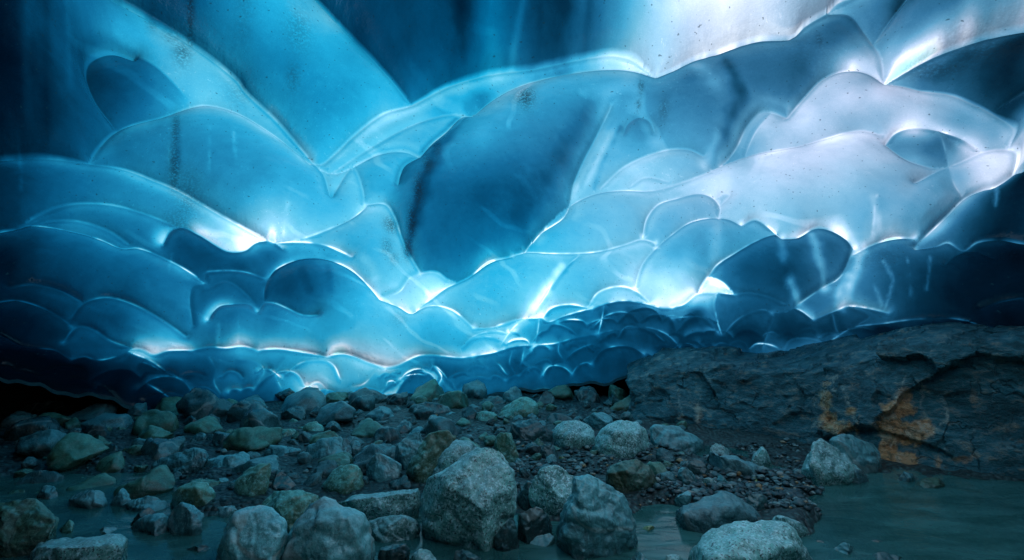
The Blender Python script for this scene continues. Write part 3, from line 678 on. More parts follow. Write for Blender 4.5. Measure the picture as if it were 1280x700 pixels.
# the rock wall on the right, under the edge of the ice
def build_wall():
    B = np.array([(745,533),(800,541),(850,548),(910,556),(960,564),(1010,574),(1060,588),(1110,597),(1150,602),(1220,612),(1290,620),(1400,640),(1560,680)], float)
    Tp = np.array([(745,482),(790,462),(830,444),(880,442),(950,447),(1000,444),(1060,434),(1132,418),(1184,410),(1290,416),(1500,420)], float)
    n, m = 380, 130
    X = np.linspace(784, 1560, n)
    by = np.interp(X, B[:, 0], B[:, 1]); ty = np.interp(X, Tp[:, 0], Tp[:, 1])
    base = on_ground(X, by, -.12)
    top, _, _ = dome(ray(X, ty - 6)); top = top + np.array([0, 0, .02])
    dm = ray(X, ty + 15); Ym = base[:, 1] + .22 * (top[:, 1] - base[:, 1])
    mid = CAM + dm * (Ym / dm[:, 1])[:, None]
    V = np.empty((m, n, 3)); tt = np.linspace(0, 1.35, m)
    for k, t in enumerate(tt):
        if t < .78:
            q = t / .78; p = base + (mid - base) * q
        elif t < 1:
            q = (t - .78) / .22; p = mid + (top - mid) * q; 
        else:
            q = t - 1; dirn = (top - base)[:, :2]; dirn = dirn / np.linalg.norm(dirn, axis=1, keepdims=True)
            p = top.copy(); p[:, :2] += dirn * q * 4; p[:, 2] += q * .4
        V[k] = p
    for _ in range(6): V[1:-1] = V[1:-1] * .5 + (V[:-2] + V[2:]) * .25
    nrm = np.cross(np.gradient(V, axis=1), np.gradient(V, axis=0)); nrm /= np.linalg.norm(nrm, axis=-1, keepdims=True) + 1e-9
    if (nrm * (CAM - V)).sum() < 0: nrm = -nrm
    dsp = np.empty((m, n))
    for a in range(m):
        for b in range(n):
            p = Vector(V[a, b])
            q = Vector((p.x * 1.0 + p.z * .5, p.y * 1.0, p.z * 1.5 - p.x * .35))
            qq = q * 1.25 + Vector((noise.noise(q * 2) * .18, noise.noise(q * 2 + Vector((9, 0, 0))) * .18, 0))
            dd, fp = noise.voronoi(qq)
            hv = noise.cell_vector(fp[0] * 3.1) - Vector((.5, .5, .5)); r1 = qq - fp[0]
            fac = hv.dot(r1) * .42 + hv.x * .10
            d2, f2 = noise.voronoi(qq * 2.7)
            hv2 = noise.cell_vector(f2[0] * 5.3) - Vector((.5, .5, .5))
            fac += (hv2.dot(qq * 2.7 - f2[0]) * .42 + hv2.y * .12) * .28
            dsp[a, b] = .05 * fbm(p * 1.2, 5) + fac * .72 + .018 * fbm(q * 5, 4)
    V = V + nrm * (dsp * (np.clip(tt * 6, .3, 1) * np.clip(1.5 - tt, .5, 1))[:, None])[..., None]
    P = V.reshape(-1, 3)
    px, py = proj(P)
    W = lambda z: [(840 + a * .34375, 460 + b * .34375) for a, b in z]
    wob = np.array([noise.noise(Vector((a * .11, b * .11, 0))) * 4 + noise.noise(Vector((a * .32, b * .32, 4))) * 2.2 for a, b in zip(px, py)])
    st = np.zeros(len(P))
    for (x, y, rx, ry, s_) in [(560,110,20,45,.8),(570,180,28,22,1),(600,215,42,20,1),(655,155,16,14,.8),(645,220,9,25,.7),(672,218,7,26,.6),(820,150,55,32,.75),(795,215,38,45,1),(865,240,55,36,1),(905,225,45,35,.95),(785,290,30,30,1),(800,335,36,34,1),(860,345,34,32,1),(875,370,14,14,.8),(1065,330,40,14,.4),(965,350,10,26,.5),(990,415,16,18,.5),(845,100,30,30,.5),(1100,110,14,36,.25),(95,165,14,40,.3)]:
        x = 840 + x * .34375; y = 460 + y * .34375; rx = rx * .40; ry = ry * .40
        r_ = np.sqrt(((px - x) / rx) ** 2 + ((py - y) / ry) ** 2) * min(rx, ry)
        st = np.maximum(st, s_ * np.clip((min(rx, ry) - r_ + wob * 1.1) / 4 + .3, 0, 1))
    wh = np.zeros(len(P))
    for pts, wd, s_ in [([(545,70),(540,120),(555,150)],2.2,.8),([(600,30),(590,45),(578,75),(590,80)],1.6,.8),([(622,68),(632,105),(640,130),(655,160),(662,190)],2.4,.8),([(525,195),(500,240),(490,310)],1.4,.7),([(555,150),(552,190),(600,200)],1.4,.6),
                        ([(850,35),(815,85),(805,140),(798,185)],1.8,.9),([(740,215),(790,150)],1.2,.6),([(915,78),(950,92),(983,112),(998,150),(1000,188),(960,225),(940,245),(885,280)],1.5,.8),([(765,240),(770,180)],1.2,.6),([(25,75),(30,140),(50,218)],1.2,.5),([(107,0),(100,80),(92,195)],1.5,.4),([(58,65),(74,135)],.9,.4),([(120,0),(112,60)],.9,.4),([(910,60),(905,140),(930,190)],1.2,.4),([(960,335),(970,380)],1.4,.6),([(990,290),(1000,310)],1.5,.5),([(470,95),(540,125)],1.0,.35),([(1030,330),(1080,335)],1.0,.4),([(1060,240),(1120,220)],1.2,.3)]:
        d_ = poly_d(px + wob * .7, py + wob * .4, W(pts)); wh = np.maximum(wh, s_ * np.exp(-(d_ / wd) ** 2))
    i = np.arange(n * m).reshape(m, n)
    F = np.stack([i[:-1, :-1], i[:-1, 1:], i[1:, 1:], i[1:, :-1]], -1).reshape(-1, 4)
    s = NT('wet_schist_wall')
    co = s.n('ShaderNodeTexCoord').outputs['Object']
    q = s.mapping(co, (1, 1, 2.2), (0, .3, 0))
    n1 = s.noise(q, 1.6, 6, .62, .6); n2 = s.noise(q, 7, 6, .68); n3 = s.noise(co, 38, 3, .7)
    c = s.mix(s.ramp(n1, [(.3, 0), (.7, 1)]), (.02, .12, .145), (.075, .34, .40))
    c = s.mix(s.math('MULTIPLY', s.ramp(n2, [(.38, 1), (.56, 0)]), .6), c, (.03, .05, .052))
    c = s.mix(s.math('MULTIPLY', s.ramp(n3, [(.55, 0), (.66, 1)]), .3), c, (.2, .21, .2))
    vq = s.n('ShaderNodeVectorMath', {0: s.mapping(co, (1, 1, 1.7), (.2, .5, 0)), 1: s.n('ShaderNodeTexNoise', {'Vector': co, 'Scale': 2.5, 'Detail': 4.0}).outputs['Color']}, operation='ADD').outputs[0]
    crk = s.ramp(s.n('ShaderNodeTexVoronoi', {'Vector': vq, 'Scale': 1.5}, feature='DISTANCE_TO_EDGE').outputs[0], [(0, 1), (.022, 0)])
    crk = s.math('MULTIPLY', crk, s.ramp(n1, [(.45, 0), (.55, 1)]))
    c = s.mix(s.math('MULTIPLY', crk, .35), c, (.006, .008, .01))
    org = s.mix(s.ramp(n2, [(.35, 0), (.65, 1)]), (.85, .30, .09), (1.0, .60, .32))
    org = s.mix(s.ramp(s.noise(co, 5, 5, .7), [(.5, 0), (.66, .85)]), org, (1.0, .86, .66))
    org = s.mix(s.math('MULTIPLY', s.ramp(s.noise(co, 24, 4, .7), [(.5, 0), (.6, 1)]), .5), org, (.10, .05, .02))
    c = s.mix(s.math('MULTIPLY', s.ramp(s.math('ADD', s.attr('stain'), s.math('MULTIPLY', s.math('SUBTRACT', n2, .5), 1.6)), [(.02, 0), (.7, 1)]), .9), c, org)
    c = s.mix(s.math('MULTIPLY', s.attr('crust'), s.ramp(s.noise(co, 9, 5, .8), [(.46, 0), (.58, .75)])), c, (1.0, .95, .78))
    b = s.n('ShaderNodeBump', {'Strength': 1.0, 'Distance': .09, 'Height': s.math('ADD', n2, s.math('ADD', s.math('MULTIPLY', n3, .25), s.math('MULTIPLY', crk, -.35)))}).outputs[0]
    p = s.n('ShaderNodeBsdfPrincipled', {'Base Color': c, 'Roughness': s.ramp(n1, [(.3, .22), (.7, .48)]), 'Normal': b}); s.set(s.out, 0, p)
    nn = np.cross(P[F[:, 1]] - P[F[:, 0]], P[F[:, 2]] - P[F[:, 0]])
    if (nn * (CAM - P[F[:, 0]])).sum() < 0: F = F[:, ::-1]
    o = link_mesh('rock_wall', P, F, s.m, True, loc=tuple(on_ground(1060, 590)))
    attr(o, 'stain', st); attr(o, 'crust', wh)
    tag(o, 'dark wet bedrock wall with rusty orange stains below the edge of the ice', 'rock wall')
    return o
build_wall()
# ------------------------------------------------------------------ BOULDERS
MAT = {
 'granite': rock_mat('speckled_granite', (.50, .50, .47), (.13, .15, .14), 1.15, .62, 1.0),
 'green': rock_mat('green_grey_granite', (.30, .34, .28), (.09, .115, .085), .8, .6, 1.0, 0, .25, (.10, .12, .045)),
 'slate': rock_mat('blue_grey_schist', (.27, .31, .335), (.09, .11, .125), .25, .5, 1.0, .8, .3),
 'pale': rock_mat('pale_wet_stone', (.48, .52, .54), (.2, .235, .255), .45, .48, .9, .3, .6),
 'dark': rock_mat('dark_wet_stone', (.085, .095, .10), (.028, .034, .038), .3, .42, 1.0, .4, .3),
 'brown': rock_mat('brown_dark_stone', (.15, .135, .10), (.045, .045, .036), .5, .5, 1.0, .6, .2, (.08, .075, .025)),
 'mauve': rock_mat('mauve_grey_slab', (.22, .21, .23), (.10, .10, .115), .4, .6, 1.0, .6, .2),
 'rust': rock_mat('rusty_stone', (.55, .30, .13), (.22, .10, .045), .5, .6, 1.2),
}
def rock_mesh(pts, seed, w, target, rough=1.0, strata=0.0, rnd_it=3, chops=5):
    """a boulder: hull of its corners, refined, corners worn round, surface broken up"""
    bm = bmesh.new()
    for p in pts: bm.verts.new(p)
    r = bmesh.ops.convex_hull(bm, input=bm.verts[:])
    dead = [g for g in set(r['geom_interior'] + r['geom_unused']) if isinstance(g, bmesh.types.BMVert)]
    bmesh.ops.delete(bm, geom=dead, context='VERTS')
    loose = [v for v in bm.verts if not v.link_faces]
    if loose: bmesh.ops.delete(bm, geom=loose, context='VERTS')
    bmesh.ops.triangulate(bm, faces=bm.faces[:])
    for _ in range(9):
        lg = [e for e in bm.edges if e.calc_length() > target * 1.45]
        if not lg: break
        bmesh.ops.subdivide_edges(bm, edges=lg, cuts=1, use_grid_fill=True)
        bmesh.ops.triangulate(bm, faces=[f for f in bm.faces if len(f.verts) > 3])
    bmesh.ops.beautify_fill(bm, faces=bm.faces[:], edges=bm.edges[:])
    for _ in range(rnd_it): bmesh.ops.smooth_vert(bm, verts=bm.verts[:], factor=.5, use_axis_x=True, use_axis_y=True, use_axis_z=True)
    rr = random.Random(seed * 13 + 1)
    cen = sum((v.co for v in bm.verts), Vector()) / len(bm.verts)
    for _ in range(chops):
        n_ = Vector((rr.uniform(-1, 1), rr.uniform(-1.1, .3), rr.uniform(-.25, 1))).normalized()
        sup = max((v.co - cen).dot(n_) for v in bm.verts); c_ = sup * rr.uniform(.66, .86)
        for v in bm.verts:
            d = (v.co - cen).dot(n_)
            if d > c_: v.co -= n_ * (d - c_) * .92
    bmesh.ops.smooth_vert(bm, verts=bm.verts[:], factor=.4, use_axis_x=True, use_axis_y=True, use_axis_z=True)
    bm.normal_update()
    o = Vector((seed * 3.7, seed * 1.3, seed * 7.1))
    mv = []
    for v in bm.verts:
        p = v.co / w
        d = .032 * noise.fractal(p * 2.0 + o, 1.0, 2.1, 3)
        rd = 1 - abs(noise.noise(p * 3.3 + o * 1.7)) * 2
        d += .022 * max(0, rd - .55) * -2.2 * rough
        d += .016 * rough * noise.fractal(p * 9 + o, .8, 2.2, 3)
        if strata:
            q = p.x * .35 + p.y * .2 + p.z * 1.0 + .12 * noise.noise(p * 2.5 + o)
            d += .018 * strata * noise.noise(Vector((q * 15, seed, p.x * 1.2)))
        mv.append(v.normal * d * w)
    for v, d in zip(bm.verts, mv): v.co += d
    V = np.array([v.co[:] for v in bm.verts]); bm.verts.index_update()
    F = np.array([[l.index for l in f.verts] for f in bm.faces], np.int32)
    bm.free()
    return V, F

PAN = {'G': (0, 460), 'H': (420, 460), 'I': (840, 460)}
PLACED = []
def boulder(pan, sil, base, mat, label, name='boulder', facets=None, depth=.8, jit=.16, rough=1.0, strata=0.0, cat='boulder', group=None, gz=0.0, rit=2):
    ox, oy = PAN[pan]
    S = np.array([(ox + a * .34375, oy + b * .34375) for a, b in sil])
    seed = len(PLACED) + 1; r = random.Random(seed * 7)
    base = base or S[:, 1].max()
    gzc = gz
    Yf = on_ground(S[:, 0].mean(), base, gzc)[1]
    wpx = S[:, 0].max() - S[:, 0].min(); hpx = S[:, 1].max() - S[:, 1].min()
    Wd = wpx * Yf / FPX
    dd = min(Wd * depth, 1.2 * (Wd * hpx / wpx) + .3 * Wd)
    Yc = Yf + .42 * dd
    c = S.mean(0)
    pts = [at(x, y, Yc) for x, y in S]
    # extend the occluded foot down to the ground
    xs = np.sort(S[:, 0]); foot = max(base, S[:, 1].max())
    for k in (.2, .8): pts.append(at(xs[0] + (xs[-1] - xs[0]) * k, foot - .05 * hpx, Yc))
    if facets:
        for a, b, f in facets: pts.append(at(ox + a * .34375, oy + b * .34375, Yc - f * dd))
    else:
        for x, y in S:
            if r.random() < .5:
                k = r.uniform(.45, .8); low = (y - c[1]) / max(hpx, 1)
                pts.append(at(c[0] + (x - c[0]) * k, c[1] + (y - c[1]) * k + .08 * hpx, Yc - dd * (.26 + .22 * low + r.uniform(-jit, jit))))
        pts.append(at(c[0] + r.uniform(-.2, .2) * wpx, foot - .1 * hpx, Yc - dd * .42))
    for x, y in S:
        k = r.uniform(.6, .85); pts.append(at(c[0] + (x - c[0]) * k, c[1] + (y - c[1]) * k + .1 * hpx, Yc + dd * r.uniform(.3, .55)))
    P = np.array(pts)
    z0 = min(-.06, gz - .1)
    low_ = P.copy(); low_ = low_[low_[:, 2] < .12 + gz]; 
    if len(low_): low_ = low_.copy(); low_[:, 2] = z0 - .05; P = np.vstack([P, low_])
    P[:, 2] = np.maximum(P[:, 2], z0 - .12)
    loc = (float(P[:, 0].mean()), float(P[:, 1].mean()), float(gz))
    tgt = max(Wd / 38, .007) if wpx > 60 else max(Wd / 22, .009)
    V, F = rock_mesh([Vector(p - np.array(loc)) for p in P], seed, Wd, tgt, rough, strata, {2: 1, 3: 2}.get(rit, 9), 0 if facets else (5 if rit < 4 else 2))
    o = link_mesh(name, V, F, MAT[mat]); o.location = loc
    tag(o, label, cat, group)
    PLACED.append((loc[0], loc[1], max(Wd, dd) * .5))
    return o

# --- the big ones in the middle
boulder('H', [(310,470),(335,400),(372,385),(480,300),(560,278),(605,300),(640,345),(655,420),(658,515),(600,605),(545,650),(470,625),(380,618),(312,565)], None, 'granite',
        'largest boulder, a speckled grey-green block with dark front hollow, in the middle of the stream',
        facets=[(372,392,.25),(480,440,.42),(640,352,.15),(535,300,.02),(400,420,.42),(405,610,.34),(530,520,.62),(545,640,.5),(648,420,.25),(650,520,.2),(340,560,.3),(470,560,.2)], rough=1.2)
boulder('H', [(300,470),(345,350),(378,268),(420,250),(480,240),(545,238),(580,262),(570,330),(440,420),(330,520)], 648, 'granite', 'tall speckled grey boulder standing directly behind the largest boulder', depth=.7)
boulder('H', [(800,605),(818,520),(845,450),(868,392),(905,385),(952,392),(1005,425),(1040,450),(1065,490),(1097,560),(1085,600),(1010,650),(975,682),(900,650)], None, 'slate',
        'pointed blue-grey layered boulder leaning beside the milky water at the centre', facets=[(870,400,.3),(952,400,.1),(835,600,.5),(900,640,.55),(985,670,.5),(1080,590,.3),(900,520,.55),(1000,560,.45),(1040,470,.15)], strata=1.0, rough=1.3, rit=2)
boulder('H', [(700,440),(722,390),(750,362),(800,345),(850,348),(890,365),(892,385),(860,440),(822,520),(795,545),(740,505),(705,480)], 650, 'granite', 'rough speckled boulder between the largest boulder and the pointed blue-grey one')
boulder('H', [(552,640),(570,590),(600,562),(645,540),(668,532),(668,620),(640,655),(600,668)], 690, 'dark', 'black wet stone at the right foot of the largest boulder', depth=.7)
boulder('H', [(655,580),(665,530),(735,490),(768,500),(800,560),(795,595),(740,625),(690,645),(660,640)], None, 'dark', 'dark glossy rounded stone in front of the rough speckled boulder', strata=.4)
boulder('H', [(690,630),(715,615),(760,605),(795,590),(790,625),(740,640),(692,655)], None, 'pale', 'flat pale wet stone at the waterline under the dark glossy stone', 'stone', depth=1.2)
boulder('H', [(978,375),(1000,350),(1042,333),(1092,330),(1135,356),(1165,405),(1180,450),(1176,482),(1090,482),(1040,450),(1000,415)], None, 'brown',
        'dark brown wedge-shaped boulder right of the pointed blue-grey one', facets=[(985,385,.2),(1060,370,.38),(1140,395,.3),(1100,475,.45),(1172,478,.25),(1040,445,.4)], strata=.6)
boulder('H', [(780,235),(795,205),(825,188),(868,178),(905,184),(940,208),(948,232),(935,285),(880,315),(830,305),(800,280)], None, 'granite', 'round pale speckled boulder between the dark rounded one and a bigger pale one', rit=6)
boulder('H', [(935,275),(948,235),(990,200),(1040,184),(1100,190),(1130,222),(1146,285),(1142,332),(1060,338),(1000,318),(968,300)], None, 'granite',
        'big pale speckled boulder with a shadowed left face behind the brown wedge', facets=[(985,215,.15),(1010,235,.4),(975,300,.4),(1040,330,.5),(1100,330,.4),(1100,240,.35),(940,280,.2)], rit=4)
boulder('H', [(628,225),(640,185),(672,168),(745,190),(792,235),(803,270),(770,292),(720,290),(670,270),(640,250)], None, 'dark', 'dark smooth rounded boulder with a blue sheen behind the largest one', rit=5)
boulder('H', [(570,255),(595,232),(640,235),(655,280),(668,320),(650,345),(600,300)], 588, 'green', 'small greenish boulder tucked behind the top of the largest one', 'stone')
boulder('H', [(640,345),(660,325),(690,335),(706,362),(690,378),(655,372)], None, 'slate', 'little grey slab beside the right shoulder of the largest boulder', 'stone', depth=1.2)
boulder('H', [(655,425),(668,405),(700,400),(735,410),(740,460),(700,500),(665,490)], 640, 'dark', 'dark stone in the gap right of the largest boulder', 'stone')
boulder('H', [(585,175),(600,150),(640,118),(680,95),(712,97),(738,112),(738,150),(690,188),(625,205),(590,200)], None, 'green', 'smooth sloping grey-green boulder standing highest at the back of the rubble', rit=5)
boulder('H', [(505,215),(512,165),(540,148),(580,148),(590,175),(585,215)], None, 'green', 'squat boulder left of the highest sloping one at the back', 'boulder')
boulder('H', [(993,150),(1010,130),(1045,108),(1092,87),(1115,105),(1130,150),(1128,182),(1070,180),(1010,168)], None, 'brown', 'angular greenish boulder against the far end of the rock wall', facets=[(1000,152,.2),(1075,135,.4),(1090,95,.05),(1120,170,.4),(1070,178,.45)], rit=2)
boulder('H', [(1110,240),(1140,205),(1165,196),(1240,208),(1290,232),(1340,262),(1330,305),(1260,318),(1170,312),(1130,300)], None, 'slate', 'wide low blue-grey boulder right of the two pale speckled ones', strata=.4, rit=5)
boulder('H', [(1160,185),(1180,162),(1210,158),(1222,175),(1218,198),(1170,200)], None, 'slate', 'small round stone behind the wide low blue-grey boulder', 'stone', rit=5)
boulder('H', [(905,185),(930,160),(970,158),(985,180),(1010,175),(990,205),(930,215)], 542, 'slate', 'flat grey stone behind the two pale speckled boulders', 'stone')
boulder('H', [(735,200),(750,165),(820,162),(880,178),(860,195),(790,210)], 536, 'dark', 'long dark flat slab at the back behind the round pale boulder', 'slab', depth=.6, cat='slab')
boulder('H', [(690,175),(715,160),(740,180),(742,200),(705,190)], 533, 'slate', 'small stone beside the right foot of the highest sloping boulder', 'stone')
boulder('H', [(735,290),(790,270),(815,300),(790,340),(745,330)], 580, 'dark', 'dark small stone under the dark smooth rounded boulder', 'stone')
boulder('H', [(800,335),(812,318),(835,322),(832,342),(812,348)], None, 'rust', 'tiny pale yellow stone below the round pale speckled boulder', 'stone', cat='stone')
boulder('H', [(1100,585),(1125,570),(1160,572),(1162,588),(1130,594)], None, 'rust', 'pale round stone showing through the milky water by the pointed boulder', 'stone', cat='stone', rit=5)
# --- left of the middle
boulder('H', [(215,330),(213,265),(228,240),(330,222),(335,300),(300,330),(240,335)], 594, 'slate', 'square grey block left of the domed olive boulder', 'boulder')
boulder('H', [(258,330),(300,270),(350,228),(405,215),(442,240),(400,300),(372,370),(340,430),(270,420),(250,380)], 612, 'green', 'domed olive-grey boulder behind the left shoulder of the largest one', rit=5)
boulder('H', [(105,345),(140,305),(200,296),(238,330),(245,400),(200,435),(130,430),(108,400)], 610, 'slate', 'blue-grey boulder half hidden behind the long pale slab', strata=.5)
boulder('G', [(1155,400),(1165,375),(1215,352),(1280,342),(1318,352),(1328,410),(1310,450),(1225,475),(1180,450)], None, 'green', 'rounded green-grey boulder at the left end of the long pale slab', rit=4)
boulder('H', [(-5,485),(50,462),(150,448),(303,435),(304,500),(285,535),(160,552),(95,562),(30,540)], None, 'granite', 'long flat-topped pale slab left of the largest boulder', 'slab',
        facets=[(5,488,.1),(60,480,.5),(150,540,.5),(280,535,.4),(165,470,.4),(300,450,.3),(100,560,.5)], depth=.6, cat='slab', rit=2)
boulder('H', [(98,590),(110,560),(160,540),(240,530),(290,548),(308,575),(280,600),(210,620),(165,645),(125,640)], None, 'granite', 'low rounded pale stone in the water in front of the long slab', depth=1.0, rit=4)
boulder('G', [(1000,705),(1030,640),(1062,580),(1075,545),(1130,490),(1178,470),(1255,512),(1330,535),(1355,590),(1365,650),(1335,720)], 716, 'pale', 'big pale blue-grey boulder with a thin white vein at the front',
        facets=[(1062,590,.35),(1180,500,.25),(1140,560,.5),(1020,690,.5),(1200,690,.62),(1330,690,.4),(1260,540,.4)], depth=.7, rough=1.2)
boulder('G', [(788,705),(792,650),(812,590),(850,525),(880,500),(935,494),(1000,510),(1042,555),(1050,610),(1030,690),(1000,715)], 716, 'pale', 'rounded pale grey boulder with dark left flank, left of the veined one',
        facets=[(850,535,.3),(830,610,.5),(860,700,.6),(980,690,.62),(940,520,.2),(1030,600,.4)], depth=.75, rit=5)
boulder('G', [(925,480),(940,452),(985,444),(1090,448),(1160,440),(1180,468),(1110,512),(1050,560),(1000,520)], 668, 'green', 'greenish flat-topped boulder wedged behind the two pale front boulders', depth=.7)
boulder('H', [(262,705),(285,668),(315,650),(350,655),(378,680),(380,710)], 712, 'granite', 'small round green-speckled stone at the bottom edge below the largest boulder', 'stone', rit=5)
boulder('H', [(148,700),(160,650),(195,612),(235,620),(270,655),(255,705)], 706, 'dark', 'dark broken stone between the low rounded one and the bottom edge', 'stone')
boulder('H', [(415,705),(425,660),(460,650),(500,668),(540,700),(540,712)], 712, 'dark', 'dark flat stone at the bottom edge in front of the largest boulder', 'stone')
boulder('H', [(1065,690),(1090,660),(1130,672),(1165,705),(1100,712)], 710, 'slate', 'grey stone breaking the water at the bottom right of the pointed boulder', 'stone')
boulder('H', [(1195,705),(1200,676),(1260,670),(1290,690),(1290,712)], 711, 'granite', 'flat speckled stone at the bottom edge left of the front right boulder', 'stone', depth=1.0)
boulder('G', [(95,705),(112,665),(148,622),(230,612),(330,606),(440,598),(466,618),(450,655),(400,690),(300,712)], 712, 'granite', 'flat speckled boulder with a bright straight edge at the bottom left',
        facets=[(130,650,.3),(230,650,.55),(400,640,.5),(445,650,.35),(300,705,.6),(120,700,.4)], depth=.8, rit=2)
boulder('G', [(-60,620),(-40,500),(0,488),(70,480),(128,473),(155,520),(215,545),(205,605),(130,640),(0,676)], 692, 'brown', 'dark layered slab at the left edge of the water', 'slab', strata=1.4, depth=.8, cat='slab',
        facets=[(0,520,.3),(140,530,.3),(205,560,.3),(180,610,.45),(0,640,.6)])
boulder('G', [(622,455),(645,432),(710,408),(755,420),(785,455),(784,492),(755,522),(700,500),(635,490)], None, 'green', 'blocky green-grey boulder with a dark left face above a tilted bluish stone',
        facets=[(650,440,.25),(715,440,.45),(705,500,.5),(640,485,.3),(760,515,.4),(780,460,.1)], rit=2)
boulder('G', [(605,560),(630,510),(660,486),(705,498),(742,530),(738,572),(690,588),(635,608)], None, 'slate', 'tilted bluish stone with a black left face standing in the shallows', facets=[(660,492,.2),(700,580,.5),(690,520,.35),(630,600,.4),(735,565,.3)], rit=2)
boulder('G', [(655,590),(690,572),(740,568),(738,590),(690,604)], None, 'pale', 'small flat pale stone at the foot of the tilted bluish one', 'stone', depth=1.1)
boulder('G', [(670,665),(700,645),(745,640),(785,655),(780,672),(720,680)], None, 'dark', 'low black stone barely above the water in front of the tilted bluish one', 'stone', depth=1.0)
boulder('G', [(512,385),(540,355),(592,322),(650,305),(710,284),(755,295),(765,330),(720,372),(690,395),(600,398)], None, 'slate', 'broad sloping blue-grey boulder at the dark left side of the rubble', strata=.5)
boulder('G', [(700,365),(740,320),(800,300),(880,286),(915,305),(905,340),(840,380),(760,398)], None, 'slate', 'broad boulder with light veins right of the sloping blue-grey one', strata=.3)
boulder('G', [(845,485),(848,410),(895,370),(940,345),(985,340),(992,370),(965,450),(930,492)], None, 'green', 'upright mossy green boulder behind the two pale front boulders', facets=[(860,410,.3),(935,375,.35),(900,480,.5),(850,475,.3),(960,440,.3)], rit=2)
boulder('G', [(968,425),(985,385),(1012,360),(1055,388),(1100,438),(1062,462),(1000,465)], None, 'dark', 'dark blue pointed stone right of the upright mossy boulder', rit=2)
boulder('G', [(930,300),(960,282),(1040,280),(1095,295),(1105,325),(1060,345),(960,340)], None, 'slate', 'oblong grey boulder above the dark blue pointed stone', rit=5)
boulder('G', [(1100,330),(1120,285),(1170,252),(1240,245),(1285,270),(1280,320),(1210,355),(1130,355)], None, 'slate', 'large dim grey boulder above the rounded green-grey one', rit=4)
boulder('G', [(430,500),(470,478),(540,460),(600,470),(625,490),(600,515),(520,525),(450,520)], None, 'slate', 'low wide stone lying in the dim water left of the blocky boulder', depth=.9, rit=5)
boulder('G', [(340,590),(370,574),(425,570),(443,588),(420,605),(350,606)], None, 'granite', 'small pale stone behind the flat speckled boulder', 'stone', depth=1.0)
boulder('G', [(205,600),(215,550),(240,540),(270,560),(265,600)], None, 'green', 'small greenish stone right of the dark layered slab', 'stone')
boulder('G', [(455,600),(480,560),(540,530),(600,520),(625,545),(620,610),(540,612)], None, 'slate', 'dim smooth boulder half under water left of the tilted bluish stone', depth=1.0, rit=6)
boulder('G', [(465,560),(500,520),(545,500),(575,520),(560,560)], 660, 'dark', 'dark jagged stone behind the dim half-submerged boulder', 'stone')
boulder('G', [(250,500),(245,450),(280,425),(330,430),(390,450),(400,500),(340,515)], None, 'slate', 'dim blue boulder in the dark far left of the water', depth=.8)
boulder('G', [(395,495),(400,455),(440,425),(478,450),(475,490),(430,505)], None, 'slate', 'dim boulder right beside another in the dark left water', depth=.8)
boulder('G', [(130,465),(140,425),(165,412),(205,425),(215,462),(170,480)], None, 'slate', 'isolated dim stone deepest in the dark at the left', 'stone')
boulder('G', [(325,325),(345,290),(380,272),(420,280),(440,318),(400,335)], None, 'dark', 'dim grey boulder under the black recess on the left', 'boulder')
boulder('G', [(465,310),(475,265),(505,248),(545,262),(552,300),(510,318)], None, 'slate', 'rounded grey boulder at the mouth of the black recess', 'boulder', rit=5)
boulder('G', [(690,268),(695,238),(722,226),(752,238),(755,275),(715,285)], None, 'slate', 'rounded stone behind the broad veined boulder', 'stone', rit=5)
boulder('G', [(740,285),(748,245),(775,240),(795,262),(785,292)], None, 'slate', 'small stone right of a rounded one behind the veined boulder', 'stone')
boulder('G', [(720,210),(745,172),(775,160),(810,175),(808,212),(760,225)], None, 'dark', 'dark boulder poking up against the lowest edge of the ice', 'boulder')
boulder('G', [(640,215),(655,190),(690,168),(715,180),(720,215),(680,228)], None, 'dark', 'dark stone under the lowest blue corner of the ice', 'stone')
boulder('G', [(1090,240),(1100,205),(1150,190),(1185,210),(1190,245),(1140,260)], None, 'green', 'pale greenish boulder near the back under the bright ice', 'boulder')
boulder('G', [(985,250),(1000,225),(1050,215),(1095,225),(1100,260),(1040,270)], None, 'green', 'olive boulder left of the pale greenish one at the back', 'boulder')
boulder('G', [(790,410),(800,388),(830,385),(842,410),(840,440),(800,440)], None, 'slate', 'small upright stone between the blocky and mossy boulders', 'stone')
boulder('G', [(740,400),(765,380),(790,388),(792,412),(760,420)], None, 'slate', 'small stone under the broad veined boulder', 'stone')
boulder('G', [(760,510),(800,485),(860,488),(870,510),(850,540),(790,545)], None, 'pale', 'flattish pale stone right of the blocky green-grey boulder', 'stone', depth=1.0)
boulder('H', [(-5,330),(0,265),(45,245),(60,290),(50,330)], 578, 'slate', 'grey block left of the blue-grey boulder behind the slab', 'boulder')
boulder('H', [(50,310),(55,250),(85,240),(92,290),(75,315)], 573, 'slate', 'narrow upright stone beside the grey block', 'stone')
boulder('H', [(155,290),(160,250),(178,245),(178,285)], 572, 'dark', 'thin dark shard standing among the mid-left boulders', 'stone')
boulder('H', [(80,210),(110,200),(150,210),(150,238),(95,240)], None, 'slate', 'flat grey stone at the back left under the ice glints', 'stone')
boulder('H', [(165,240),(200,215),(250,180),(290,178),(300,200),(240,225),(200,250)], None, 'dark', 'long dark leaning slab at the back left of centre', 'slab', cat='slab')
boulder('H', [(255,235),(300,205),(330,215),(325,240),(290,258)], None, 'slate', 'pale-topped slab behind the square grey block', 'slab', cat='slab')
boulder('H', [(305,215),(330,185),(375,178),(380,205),(440,200),(440,222),(370,228)], None, 'dark', 'dark slab stack in front of the squat back boulder', 'slab', cat='slab')
boulder('H', [(380,195),(395,165),(425,154),(450,165),(448,195)], None, 'slate', 'grey stone left of the black upright block at the back', 'stone')
boulder('H', [(450,210),(455,140),(480,130),(520,138),(525,170),(500,208)], None, 'dark', 'black upright block at the back centre', 'boulder', rit=2)
